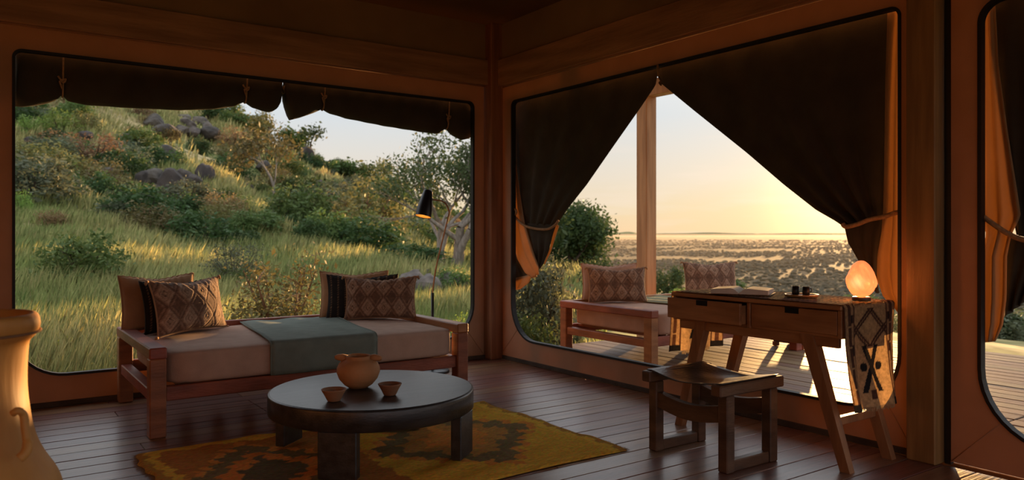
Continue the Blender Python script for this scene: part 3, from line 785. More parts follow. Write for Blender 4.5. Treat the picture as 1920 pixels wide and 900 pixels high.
# things on the desk
ZD = DZ+.010
bo = on_z(1392, 550, ZD)
bk_ = thing('open_book', 'open paperback lying pages up on the desk runner', 'book', (bo.x, bo.y, ZD), math.radians(-62))
box('cover', (-.165, -.115, 0), (.165, .115, .003), M['cover'], bk_, 0)
for sg in (-1, 1):
    vv, ff = [], []; k = 14
    for i in range(k+1):
        t = i/k; x = sg*(.002+.152*t); z = .006+(.030*math.sin(min(1, t*3.2)*PI/2)*(1-.38*t) + .002)
        for (y, zz) in ((-.105, .003), (.105, .003), (.105, z), (-.105, z)): vv.append((x, y, zz))
    for i in range(k):
        for j in range(4): j2 = (j+1) % 4; ff.append((i*4+j, i*4+j2, (i+1)*4+j2, (i+1)*4+j))
    ff += [(0, 1, 2, 3), tuple(k*4+j for j in (3, 2, 1, 0))]
    pg = raw('pages', vv, ff, M['paper'], bk_, False)
    bm = bmesh.new(); bm2 = []
    for r in range(17):
        y = .088-r*.0105
        x0_, x1_ = .045, (.135 if r % 6 != 5 else .10)
        def zz(x): t = (x-.002)/.152; return .0088+.030*math.sin(min(1, t*3.2)*PI/2)*(1-.38*t)
        xs = [x0_+(x1_-x0_)*q_/3 for q_ in range(4)]
        for q_ in range(3):
            a_ = [(sg*xs[q_], y, zz(xs[q_])), (sg*xs[q_+1], y, zz(xs[q_+1])), (sg*xs[q_+1], y-.0035, zz(xs[q_+1])), (sg*xs[q_], y-.0035, zz(xs[q_]))]
            bm.faces.new([bm.verts.new(c) for c in a_])
    from_bm('text_lines', bm, M['print_ink'], pg, False, 'stuff')
tr = on_z(1509, 551, ZD+.012)
ty = thing('tray', 'small round wooden tray at the back edge of the desk', 'tray', (tr.x-.03, tr.y, ZD), 0)
lathe('plate', [(0, 0), (.082, 0), (.088, .006), (.088, .012), (.080, .012), (.077, .008), (0, .008)], M['traywood'], ty, 36)
for k, (dy, lab) in enumerate(((.036, 'black cup left of the other cup on the wooden tray'), (-.028, 'black cup right of the other cup on the wooden tray'))):
    mg = thing('cup', lab, 'cup', (tr.x-.03, tr.y+dy, ZD+.009), math.radians(-40))
    lathe('body', [(0, 0), (.017, 0), (.019, .003), (.020, .045), (.0185, .045), (.0175, .006), (0, .005)], M['mug'], mg, 24)
    if k: tube('handle', [(.019, 0, .036), (.028, 0, .034), (.030, 0, .022), (.020, 0, .012)], .003, M['mug'], mg, 6)
lp = on_z(1613, 563, ZD)
la = thing('salt_lamp', 'glowing orange salt crystal lamp on a wooden base on the desk', 'lamp', (lp.x+.01, lp.y, ZD), 0)
lathe('base', [(0, 0), (.043, 0), (.045, .003), (.045, .014), (.042, .017), (0, .017)], M['stool'], la, 28)
bm = bmesh.new(); bmesh.ops.create_icosphere(bm, subdivisions=4, radius=1)
for vt in bm.verts:
    d = vt.co.normalized(); h_ = (d.z+1)/2
    r = (.071*(1-.0*h_))*(1 - .80*max(0, h_-.38)**1.7)*(1-.28*max(0, .25-h_)) * (1+.045*math.sin(d.x*6+d.z*4)+.035*math.sin(d.y*9-d.z*7+1)+.02*math.sin(d.x*17+d.y*13))
    rr = math.sqrt(max(0, 1-d.z*d.z)); sq = rr**.75
    ang = math.atan2(d.y, d.x); vt.co = Vector((math.cos(ang)*r*sq, math.sin(ang)*r*sq, .016+.185*h_))
sm = bpy.data.materials.new('salt_crystal'); sm.use_nodes = True; nt = sm.node_tree; nt.nodes.clear()
tcn = nd(nt, 'ShaderNodeTexCoord'); nz1 = nd(nt, 'ShaderNodeTexNoise'); nz1.inputs['Scale'].default_value = 26; nz1.inputs['Detail'].default_value = 6; lk(nt, tcn.outputs['Object'], nz1.inputs['Vector'])
vd_ = nd(nt, 'ShaderNodeVectorMath', operation='DISTANCE'); lk(nt, tcn.outputs['Object'], vd_.inputs[0]); vd_.inputs[1].default_value = (-.045, -.01, .095)
hot = nd(nt, 'ShaderNodeMapRange'); lk(nt, vd_.outputs['Value'], hot.inputs[0]); hot.inputs[1].default_value = .055; hot.inputs[2].default_value = .004
hp = math_n(nt, 'POWER', hot.outputs[0], 2.0)
ecol = mix_n(nt, nz1.outputs['Fac'], (.70, .25, .085), (1.0, .46, .19))
ecol = mix_n(nt, hp, ecol, (2.6, 1.7, .8))
pr_ = nd(nt, 'ShaderNodeBsdfPrincipled'); pr_.inputs['Base Color'].default_value = (.30, .12, .06, 1); pr_.inputs['Roughness'].default_value = .45
lk(nt, ecol, pr_.inputs['Emission Color']); pr_.inputs['Emission Strength'].default_value = .27
bpn = nd(nt, 'ShaderNodeBump'); bpn.inputs['Strength'].default_value = .5; bpn.inputs['Distance'].default_value = .01; lk(nt, nz1.outputs['Fac'], bpn.inputs['Height']); lk(nt, bpn.outputs[0], pr_.inputs['Normal'])
tp_ = nd(nt, 'ShaderNodeBsdfTransparent'); tp_.inputs[0].default_value = (1, .55, .26, 1)
mxs = nd(nt, 'ShaderNodeMixShader'); mxs.inputs[0].default_value = .16; lk(nt, pr_.outputs[0], mxs.inputs[1]); lk(nt, tp_.outputs[0], mxs.inputs[2])
lk(nt, mxs.outputs[0], nd(nt, 'ShaderNodeOutputMaterial').inputs[0])
pl = bpy.data.lights.new('salt_bulb', 'POINT'); pl.energy = 2.4; pl.color = (1, .55, .25); pl.shadow_soft_size = .016
po = bpy.data.objects.new('bulb_light', pl); COL.objects.link(po); po.parent = la; po.location = (0, 0, .085)
from_bm('crystal', bm, sm, la, False)

# ---------------------------------------------------------------- floor lamp
fb = on_z(811, 697)
fp = lambda px, py: on_z(811, 697) and (EYEV + ray(px, py)*uv_of(fb)[1]) - fb
fo = thing('floor_lamp', 'slim floor lamp with black cone shade behind the daybed end', 'lamp', fb)
lathe('base', [(0, 0), (.135, 0), (.14, .004), (.14, .014), (.135, .018), (.02, .02), (0, .02)], M['iron'], fo, 36)
tube('pole', [(0, 0, .018), fp(811, 549)], .0125, M['iron'], fo, 12)
pts = smooth_path([fp(811, 549), fp(812, 540), fp(818, 500), fp(831, 445), fp(841, 405), fp(842, 396), fp(836, 382), fp(827, 376.5), fp(818, 375), fp(808, 374)], 6)
tube('arm_tube', pts, .0065, M['copper'], fo, 10)
sb = fp(794.5, 406.5) - FW*.045; stp = fp(803, 357.5)
ax = stp - sb; L = ax.length; q = ax.to_track_quat('Z', 'Y').to_matrix().to_4x4()
v, f = lathe_data([(.066, 0), (.036, L), (.034, L), (.064, .001)], 32); f = f[:-2]
v, f = [], []
prof = [(.067, 0), (.064, L*.3), (.038, L*.97), (.034, L), (0, L), (0, L-.004), (.032, L-.005), (.064, .002)]
for r, z in prof:
    for j in range(32): t = 2*PI*j/32; v.append(sb + q @ Vector((r*math.cos(t), r*math.sin(t), z)))
for i in range(len(prof)-1):
    for j in range(32): j2 = (j+1) % 32; f.append((i*32+j, i*32+j2, (i+1)*32+j2, (i+1)*32+j))
shd = raw('lamp_shade', v, f, M['iron'], fo, True)
v, f = [], []
for r, z in ((.0635, .004), (.050, L*.45), (.033, L-.007), (0, L-.008)):
    for j in range(32): t = 2*PI*j/32; v.append(sb + q @ Vector((r*math.cos(t), r*math.sin(t), z)))
for i in range(3):
    for j in range(32): j2 = (j+1) % 32; f.append((i*32+j, i*32+j2, (i+1)*32+j2, (i+1)*32+j))
raw('shade_lining', v, f, M['traywood'], shd, True)
bulb = sb + q @ Vector((0, 0, L*.30))
v, f = lathe_data([(0, -.03), (.018, -.024), (.027, -.008), (.027, .008), (.018, .03), (.012, .05), (0, .05)], 16)
raw('bulb', [bulb+Vector(p_) for p_ in v], f, emat('bulb_glow', (1.0, .58, .16), 14.0), fo, True)

# ---------------------------------------------------------------- carved drum at the left edge
dd = 2.15; dp_ = EYEV + ray(-75, 437)*dd; dp_.z = 0
dr = thing('carved_vessel', 'tall carved pale wooden vessel with a lug handle at the left edge', 'vessel', dp_, 0)
zz = lambda y: 1.15-(y-437)/FOC*dd
rr = lambda px: (px+75)/FOC*dd
prof = [(0, 0), (rr(116), 0), (rr(118), .05), (rr(116), .12), (rr(106), .26), (rr(90), .40), (rr(79), zz(900)), (rr(64), zz(870)), (rr(52), zz(840)), (rr(42), zz(800)), (rr(35), zz(764)), (rr(31), zz(735)), (rr(30), zz(705)), (rr(32), zz(670)), (rr(36), zz(645)), (rr(46), zz(634)), (rr(54), zz(620)), (rr(56), zz(607)), (rr(53), zz(596)), (rr(46), zz(591)), (rr(36), zz(594)), (rr(26), zz(612)), (rr(18), zz(660)), (0, zz(690))]
pp = smooth_path([(a, 0, b_) for a, b_ in prof], 3)
v, f = lathe_data([(max(p_.x, 0), p_.z) for p_ in pp], 48)
v = [(x*(1+.02*math.sin(z*19+math.atan2(y, x)*3)), y*(1+.02*math.sin(z*23+math.atan2(y, x)*2)), z) for x, y, z in v]
raw('body', v, f, M['drum'], dr, True)
hd = lambda px, py, out=0: (EYEV + ray(px, py)*(dd-out)) - dp_
tube('handle', smooth_path([hd(24, 775, .085), hd(34, 770, .085), hd(44, 778, .07), hd(47, 800, .07), hd(50, 822, .075), hd(52, 836, .08), hd(47, 850, .09), hd(36, 860, .10)], 4), [.010]*8+[.0105]*10+[.013]*11, M['drum'], dr, 10)
ring = [Vector((rr(54)*math.cos(t*PI/24), rr(54)*math.sin(t*PI/24), zz(626))) for t in range(49)]
tube('lip_binding', ring, .004, M['twig'], dr, 6)

# ---------------------------------------------------------------- rolled blinds over the back window
def blind(name, label, bottom, ties, group=None):
    t = thing(name, label, 'blind', (0, 0, 0), 0, group)
    YB = YC+.12
    P = [on_y(px, py, YB) for px, py in bottom]
    xs = np.array([p.x for p in P]); zs = np.array([p.z for p in P])
    n = 90; X = np.linspace(xs[0], xs[-1], n+1); Z = np.interp(X, xs, zs)
    tx = [on_y(px, py, YB).x for px, py in ties]
    k = 18; v, f = [], []
    for i in range(n+1):
        e = min(1, (X[i]-X[0])/.02, (X[-1]-X[i])/.02)
        cin = min([abs(X[i]-q) for q in tx] + [9]); sw = .035 + .05*(1-math.exp(-cin/.07)); sw *= (.35+.65*max(e, 0))
        zt = 2.375; zb = Z[i]
        for j in range(k):
            a = 2*PI*j/k; c, s_ = math.cos(a), math.sin(a)
            zz_ = (zt+zb)/2 + (zt-zb)/2*math.copysign(abs(s_)**.75, s_)
            yy = YB + sw*math.copysign(abs(c)**.8, c)*(1 if s_ < .2 else .75) + .006*math.sin(X[i]*37+j)
            v.append((X[i]+.004*math.sin(j*1.7), yy, zz_))
    for i in range(n):
        for j in range(k): j2 = (j+1) % k; f.append((i*k+j, (i+1)*k+j, (i+1)*k+j2, i*k+j2))
    f += [tuple(range(k)), tuple(n*k+j for j in range(k-1, -1, -1))]
    raw('rolled_canvas', v, f, M['darkcanvas'], t, True)
    for q in tx:
        zb = float(np.interp(q, X, Z)); c = q+.012
        pts = smooth_path([(c-.01, YB-.06, 2.36), (c-.012, YB-.066, 2.30), (q, YB-.052, zb+.10), (q, YB-.040, zb+.02), (q, YB, zb-.006), (q, YB+.04, zb+.03), (q, YB+.06, 2.30)], 5)
        r_ = tube('tie_rope', pts, .0055, M['rope'], t, 8)
        tube('knot', smooth_path([(q-.03, YB-.058, zb+.125), (q-.012, YB-.062, zb+.10), (q+.014, YB-.064, zb+.108), (q+.004, YB-.060, zb+.085), (q-.02, YB-.060, zb+.09), (q-.004, YB-.056, zb+.04)], 4), .006, M['rope'], r_, 8)
    for i in (0, n):
        pts = [Vector(v[i*k+j]) for j in list(range(k//2, k))+[0]]
        tube('hem', pts, .006, M['lining'], t, 6)
    return t
blind('rolled_blind', 'dark canvas blind rolled up over the left part of the back window',
      [(24, 199), (42, 201), (62, 199), (88, 195), (106, 189), (117, 178), (129, 190), (160, 197), (250, 203), (340, 207), (400, 205), (440, 200), (459, 191), (474, 202), (490, 207), (507, 211), (517, 206), (523, 194), (527, 178)], [(117, 178), (459, 191)])
blind('rolled_blind', 'dark canvas blind rolled up over the right part of the back window',
      [(531, 176), (535, 200), (543, 226), (560, 222), (586, 213), (604, 205), (620, 213), (650, 222), (720, 236), (800, 249), (822, 251), (836, 241), (845, 251), (866, 263), (880, 260), (888, 246)], [(604, 205), (836, 241)])

# ---------------------------------------------------------------- tied back curtains at the right openings
def sheet(name, A, B, X, mt, parent, n=46, m=28, amp=.02, folds=5.0, ph=0.0, thick=.004, pinch=0.0):
    a = resample([on_x(px, py, X) for px, py in A], n); b = resample([on_x(px, py, X) for px, py in B], n)
    v, f = [], []
    for i in range(n):
        t = i/(n-1)
        for j in range(m+1):
            s = j/m; p = a[i].lerp(b[i], s)
            am = amp*(.25+.75*t)*math.sin(PI*min(1, max(0, s)))**.5
            p = p + Vector((am*math.sin(s*folds*2*PI+ph+t*2.0) + .35*am*math.sin(s*folds*5+ph*2-t*5), 0, 0))
            v.append(p)
    for i in range(n-1):
        for j in range(m): f.append((i*(m+1)+j, i*(m+1)+j+1, (i+1)*(m+1)+j+1, (i+1)*(m+1)+j))
    o = raw(name, v, f, mt, parent, True)
    md = o.modifiers.new('thick', 'SOLIDIFY'); md.thickness = thick; md.offset = 0
    return o
XK = XC+.10
def rope(pts, X, parent, r=.011):
    P = smooth_path([on_x(px, py, X) for px, py in pts], 8)
    o = tube('tie_rope', P, r, M['rope'], parent, 10); return o
# left curtain
c1 = thing('curtain', 'dark canvas curtain tied back at the corner post side of the desk window', 'curtain', (0, 0, 0), 0, 'tied back canvas curtains')
sheet('upper_drape', [(957, 186), (958, 225), (961, 290), (968, 360), (976, 395), (979, 420)], [(1236, 122), (1229, 160), (1200, 203), (1150, 274), (1100, 346), (1062, 394), (1043, 423)], XK, M['darkcanvas'], c1, 50, 40, .022, 5)
sheet('lower_drape', [(982, 418), (990, 445), (999, 475), (1007, 494), (1012, 500)], [(1043, 421), (1036, 440), (1028, 472), (1018, 496), (1012, 504)], XK-.01, M['darkcanvas'], c1, 24, 20, .018, 3)
sheet('lining', [(957, 220), (959, 300), (962, 365), (961, 398), (957, 424), (962, 450), (970, 485), (985, 512), (1000, 522)], [(960, 222), (966, 300), (975, 365), (980, 396), (984, 420), (992, 447), (1001, 475), (1010, 500), (1010, 514)], XK-.03, M['lining'], c1, 50, 14, .014, 2, 1.0)
sheet('lower_fold', [(951, 440), (951, 480), (951, 510), (952, 532)], [(962, 452), (968, 480), (984, 508), (994, 518)], XK-.005, M['darkcanvas'], c1, 20, 12, .012, 2)
sheet('hem_fold', [(951, 525), (951, 536), (953, 546)], [(998, 514), (992, 530), (976, 542)], XK-.02, M['lining'], c1, 10, 14, .014, 2)
sheet('bright_edge', [(1044, 420), (1037, 440), (1030, 470), (1020, 494)], [(1048, 424), (1041, 445), (1032, 474), (1021, 496)], XK+.01, M['lining'], c1, 14, 4, .003, 1)
rope([(950, 398), (958, 400), (966, 407), (980, 421), (1000, 428), (1024, 430), (1038, 424), (1047, 414)], XK-.05, c1)
tube('toggle', smooth_path([on_x(956, 386, XK-.06), on_x(962, 389, XK-.07), on_x(968, 396, XK-.07), on_x(965, 404, XK-.06), on_x(957, 400, XK-.05)], 4), .010, M['rope'], c1, 8)
# right curtain of the desk window
c2 = thing('curtain', 'dark canvas curtain tied back above the glowing salt lamp', 'curtain', (0, 0, 0), 0, 'tied back canvas curtains')
sheet('upper_drape', [(1234, 120), (1238, 155), (1300, 206), (1400, 286), (1470, 346), (1530, 393), (1565, 413), (1583, 425)], [(1678, 18), (1672, 100), (1668, 200), (1666, 300), (1664, 390), (1662, 408)], XK, M['darkcanvas'], c2, 56, 44, .024, 5, 2)
sheet('lower_drape', [(1583, 423), (1590, 455), (1608, 486), (1628, 518), (1645, 548)], [(1664, 404), (1653, 440), (1647, 480), (1645, 520), (1646, 550)], XK-.01, M['darkcanvas'], c2, 26, 20, .02, 3, 1)
sheet('lining', [(1664, 20), (1660, 150), (1658, 300), (1656, 395), (1653, 436), (1645, 480), (1644, 522), (1656, 556), (1686, 586)], [(1694, 14), (1690, 150), (1690, 300), (1690, 395), (1690, 440), (1690, 480), (1690, 522), (1690, 556), (1690, 588)], XK-.025, M['lining'], c2, 56, 16, .016, 2, .5)
rope([(1580, 420), (1586, 425), (1606, 421), (1630, 412), (1658, 406), (1676, 400), (1692, 396)], XK-.055, c2, .0125)
# curtain of the far right opening
c3 = thing('curtain', 'dark canvas curtain tied back with rope in the opening beyond the timber post', 'curtain', (0, 0, 0), 0, 'tied back canvas curtains')
sheet('upper_drape', [(1850, -30), (1852, 60), (1862, 150), (1878, 260), (1892, 370), (1906, 440)], [(2080, -60), (2070, 60), (2060, 200), (2040, 300), (2010, 400), (1985, 460)], XK, M['darkcanvas'], c3, 40, 30, .025, 4)
sheet('lining', [(1838, 10), (1838, 120), (1838, 250), (1838, 350), (1838, 405), (1850, 440), (1838, 480), (1838, 560), (1840, 620), (1846, 642)], [(1866, 10), (1872, 120), (1890, 250), (1906, 350), (1914, 405), (1896, 440), (1888, 480), (1887, 560), (1880, 610), (1866, 640)], XK-.03, M['lining'], c3, 56, 22, .024, 2.4, .8)
sheet('lower_drape', [(1892, 440), (1888, 480), (1887, 540), (1884, 594)], [(1985, 455), (1970, 480), (1950, 520), (1925, 562)], XK, M['darkcanvas'], c3, 26, 20, .02, 3, 1)
rope([(1836, 400), (1846, 408), (1868, 424), (1890, 438), (1920, 450), (1990, 462)], XK-.06, c3, .0125)
# hanging strap and knot where the two curtains meet
sp = thing('hanging_strap', 'short webbing strap with a cord knot where both dark curtains meet', 'strap', (0, 0, 0))
a, b_ = on_x(1233, 122, XC-.006), on_x(1235, 143, XC-.008)
tube('webbing', [a, b_], .010, M['lining'], sp, 6)
tube('knot', smooth_path([b_, on_x(1237, 148, XC-.012), on_x(1240, 152, XC-.012), on_x(1236, 155, XC-.012), on_x(1240, 160, XC-.01), on_x(1238, 152, XC-.008)], 4), .006, M['cord'], sp, 8)
bd = thing('hanging_bead', 'small black ball on a thin cord outside beside the left curtain', 'bead', on_x(961, 361, XC+.45))
bm = bmesh.new(); bmesh.ops.create_uvsphere(bm, u_segments=14, v_segments=10, radius=.021); from_bm('ball', bm, M['iron'], bd, True)
tube('cord', [(0, 0, -.20), (0, 0, 1.86)], .003, M['cord'], bd, 6)

# ---------------------------------------------------------------- vegetation
def leaf_quads(C, n_each, spread, size, seed, flat=1.0, sizev=.4):
    """quads scattered round the centres C (k,3) -> verts, faces"""
    r = np.random.default_rng(seed); C = np.repeat(np.asarray(C, float), n_each, 0); N = len(C)
    off = r.normal(size=(N, 3))*spread; off[:, 2] *= flat; P = C+off
    a = r.normal(size=(N, 3)); a /= np.linalg.norm(a, axis=1)[:, None]
    b = r.normal(size=(N, 3)); b -= (a*b).sum(1)[:, None]*a; b /= np.linalg.norm(b, axis=1)[:, None]
    s = size*(1+sizev*r.normal(size=(N, 1))).clip(.4, 2)
    A, B = a*s, b*s*.5
    V = np.stack([P-A, P+B, P+A, P-B], 1).reshape(-1, 3)
    F = np.arange(N*4).reshape(-1, 4); return V, F
def merge_tubes(T):
    V, F, k = [], [], 0
    for v, f in T:
        V += v; F += [tuple(i+k for i in q) for q in f]; k += len(v)
    return V, F
def bush_parts(seed, kind):
    """unit bush about 1 wide (radius .5) and 1*aspect high, base at z 0 -> leaf mesh, stem mesh"""
    r = random.Random(seed); T, tips = [], []
    nst = 9
    for k in range(nst):
        a = 2*PI*k/nst + r.uniform(-.3, .3); reach = r.uniform(.16, .44); hh = r.uniform(.35, .72) if kind != 'twig' else r.uniform(.4, .85)
        p0 = Vector((math.cos(a)*.04, math.sin(a)*.04, -.06)); p2 = Vector((math.cos(a)*reach, math.sin(a)*reach, hh)); p1 = p0.lerp(p2, .5)+Vector((0, 0, .08))
        pts = [p0, p1, p2]; T.append(tube_data(pts, [.014, .010, .004], 4, False)); tips += [p1, p2]
        for q in range(4 if kind != 'twig' else 6):
            s = r.uniform(.35, 1); b = p0.lerp(p2, s)+Vector((0, 0, .05)); d = Vector((r.uniform(-1, 1), r.uniform(-1, 1), r.uniform(-.1, .9))).normalized()*r.uniform(.1, .22)
            T.append(tube_data([b, b+d*.5+Vector((0, 0, .01)), b+d], [.006, .004, .002], 3, False)); tips += [b+d*.6, b+d]
    C = []
    for p in tips: C.append(p)
    shell = 170 if kind == 'dense' else (95 if kind == 'open' else 95)
    for k in range(shell):
        a = r.uniform(0, 2*PI); z = r.uniform(.02, 1); rad = .47*math.sqrt(max(0, 1-(z-.3)**2/.55))*r.uniform(.70, 1.02)*(1+.16*math.sin(a*3+seed)+.1*math.sin(a*5+z*7))
        C.append((math.cos(a)*rad, math.sin(a)*rad, z*.78*(1+.12*math.sin(a*2+seed*1.7))))
    C = np.array([tuple(c) for c in C])
    n_e, sp_, sz = dict(dense=(13, .055, .030), open=(11, .060, .026), twig=(13, .055, .017), fine=(16, .05, .016))[kind]
    V, F = leaf_quads(C, n_e, sp_, sz, seed)
    lm = np_mesh('foliage', V, F); tv, tf = merge_tubes(T); sm_ = bpy.data.meshes.new('stems'); sm_.from_pydata([tuple(p) for p in tv], [], tf); sm_.update()
    return lm, sm_
BK = {}
def bush_kind(key, kinds, seeds, leafm, stemm):
    BK[key] = []
    for s in seeds:
        l, m_ = bush_parts(s, kinds); l.materials.append(M[leafm]); m_.materials.append(M[stemm]); BK[key].append((l, m_))
bush_kind('dark', 'dense', (1, 2, 3), 'leaf_dark', 'bark')
bush_kind('mid', 'dense', (4, 5, 6), 'leaf_mid', 'bark')
bush_kind('olive', 'open', (7, 8), 'leaf_olive', 'twig')
bush_kind('dry', 'open', (9, 10), 'leaf_dry', 'bark')
bush_kind('light', 'open', (11, 12), 'leaf_light', 'bark')
bush_kind('grey', 'dense', (13, 14), 'leaf_grey', 'bark')
bush_kind('weed', 'open', (19,), 'weed', 'bark')
bush_kind('thorn', 'twig', (15,), 'leaf_olive', 'twig')
bush_kind('bare', 'twig', (17,), 'leaf_grey', 'bark')
_bc = [0]
def bush(key, u, v, w, h, label, group=None, sink=.05, yaw=None):
    _bc[0] += 1; i = _bc[0]; lm, sm_ = BK[key][i % len(BK[key])]
    t = thing('bush', label, 'bush', world_uv(u, v, ground(u, v)-sink), yaw if yaw is not None else i*1.9, group)
    t.scale = (w, w, h/.82)
    for nm, me in (('foliage', lm), ('stems', sm_)):
        o = bpy.data.objects.new(nm, me); COL.objects.link(o); o.parent = t
    return t
def bush_px(key, px, py, wpx, hpx, label, v=None, **k):
    """bush whose foot is seen at px, py"""
    if v is None: u, v = ground_hit(px, py)
    else: u = (px-CX)/FOC*v
    return bush(key, u, v, wpx*v/FOC, hpx*v/FOC, label, **k)

# the ones that stand out
bush_px('thorn', 530, 640, 235, 175, 'thorny olive bush with orange twigs just outside behind the daybed', v=8.8)
bush_px('olive', 500, 650, 190, 120, 'low yellow green bush at the foot of the orange twigged thorn bush', v=8.3)
bush_px('mid', 158, 560, 150, 100, 'round green bush in the grass left of the indoor cushions', v=13.5)
bush_px('bare', 440, 530, 120, 85, 'half bare twiggy bush in the grass above the left cushions', v=15.5)
bush_px('mid', 440, 532, 90, 45, 'low green bush under the half bare twiggy bush', v=15.2)
bush_px('dark', 268, 432, 150, 80, 'large dark green bush in the middle of the hillside')
bush_px('olive', 690, 430, 165, 120, 'large olive bush on the slope left of the black lamp shade', v=38)
bush_px('dark', 690, 470, 160, 75, 'dark spreading bush below the large olive bush', v=31)
bush_px('dark', 585, 470, 75, 50, 'dark small bush right of the grass slope centre', v=30)
bush_px('mid', 480, 470, 110, 40, 'wide low bush at the upper edge of the grass slope', v=31)
bush_px('dry', 100, 468, 60, 38, 'dark brown withered shrub alone in the grass at left', v=24)
bush_px('light', 42, 440, 45, 50, 'fresh green bush at the left edge of the back window', v=26)
bush_px('weed', 118, 604, 46, 48, 'small bright yellow weed standing in the sunlit grass', v=8.2)
bush_px('light', 880, 625, 85, 105, 'fresh green bush at the right edge of the back window', v=8.6)
bush_px('dark', 770, 490, 150, 50, 'dark low bush at the foot of the pale tree', v=24)
bush_px('mid', 850, 520, 80, 55, 'mid green bush between grey rocks and the corner post', v=18)
bush_px('grey', 1012, 690, 165, 190, 'big grey green bush beside the deck left of the outdoor daybed', v=9.3)
bush_px('mid', 985, 700, 130, 120, 'green bush close to the corner post outside the desk window', v=8.2)
bush_px('light', 1152, 510, 46, 28, 'small fresh green bush beyond the outdoor cushion', v=26)
bush_px('dark', 1256, 565, 62, 60, 'dark green bush beyond the deck right of the veranda post', v=22)
bush_px('light', 1275, 560, 50, 36, 'fresh green bush in front of the dark one beyond the deck', v=20.5)
bush_px('dark', 1120, 540, 70, 60, 'dark bush at the foot of the round dark tree', v=23)
bush_px('dry', 1050, 520, 110, 50, 'dry pale bush behind the big grey green bush', v=17)
# many on the hillside: told apart by kind, height on the slope, what they stand above, and order
NAME = {'dark': 'dark green bush', 'mid': 'mid green bush', 'olive': 'olive yellow bush', 'dry': 'dry brown bush', 'grey': 'grey green bush', 'light': 'light green bush'}
ORD = ['first', 'second', 'third', 'fourth', 'fifth', 'sixth', 'seventh', 'eighth', 'ninth', 'tenth', 'eleventh', 'twelfth']
def seen_at(u, v, h=0.0): return CX+FOC*u/v, CY-FOC*(ground(u, v)+h-EYE)/v
def place_words(px, py):
    row = 'low on the slope' if py > 385 else ('half way up the slope' if py > 285 else 'high on the slope')
    col = 'left of the cushions' if px < 215 else ('above the left cushions' if px < 430 else ('above the green throw' if px < 640 else ('above the right cushions' if px < 790 else 'beside the black lamp')))
    return row + ' ' + col
def sort_labels(items):
    """items: (object, noun, px, py); the same noun in the same place is told apart by order from the left"""
    d = {}
    for it in items: d.setdefault((it[1], place_words(it[2], it[3])), []).append(it)
    for (noun, pl), L in d.items():
        L.sort(key=lambda q: q[2])
        for k, it in enumerate(L):
            it[0]['label'] = noun + ' ' + pl + ('' if len(L) == 1 else ', ' + ORD[min(k, 11)] + ' from the left')
r = random.Random(5); cnt = 0; placed = []; items = []; tries = 0
while cnt < 150 and tries < 9000:
    tries += 1
    v = 27 + 70*r.random()**1.05; a = r.uniform(-.655, -.05); u = a*v
    px, py = seen_at(u, v, .5)
    if not (24 < px < 886) or py < 178 or (py < 205 and px > 130): continue
    if 238 < px < 412 and 318 < seen_at(u, v)[1] < 392: continue          # the outcrop stays bare
    if 318 < px < 412 and 222 < seen_at(u, v)[1] < 290: continue
    if 470 < px < 545 and 372 < seen_at(u, v)[1] < 440: continue
    dens = math.sin(u*.21+v*.16)+math.sin(v*.33-u*.1+1)+.3
    if v < 31 and r.random() > .3: continue
    if r.random() > .45+.4*max(0, dens) + (.3 if v > 70 else 0): continue
    k = r.choices(['dark', 'mid', 'olive', 'dry', 'grey', 'light'], [6, 5, 4.5, 2.2, 4, .25])[0]
    w = r.uniform(1.5, 3.8)*(.85 if v < 34 else (1.0 if v < 55 else .95))
    if any((u-a_)**2+(v-b_)**2 < (.30*(w+c_))**2 for a_, b_, c_ in placed): continue
    placed.append((u, v, w)); b = bush(k, u, v, w, w*r.uniform(.42, .66), '', {'dark': 'dark hillside bushes', 'mid': 'green hillside bushes', 'olive': 'olive hillside bushes', 'dry': 'dry hillside bushes', 'grey': 'grey hillside bushes', 'light': 'light hillside bushes'}[k], .1); cnt += 1
    items.append((b, NAME[k], px, py))
sort_labels(items)
# slope below the deck, seen over its far edge
r = random.Random(9); k = 0
while k < 72:
    v = 22 + 60*r.random()**1.4; third = k % 3 > 0; u = v*(r.uniform(.595, .70) if third else r.uniform(.12, .5))
    if not third and (ground(u, v) > -3 and v < 30): continue
    key = r.choice(['dark', 'grey', 'mid', 'grey', 'olive']); w = r.uniform(1.4, 3.4)
    bush(key, u, v, w, w*r.uniform(.35, .5), 'low bush on the shaded slope seen over the deck edge in the far right opening' if third else 'low bush on the falling slope beyond the desk and the deck', 'bushes beyond the far right opening' if third else 'bushes beyond the desk', .1); k += 1

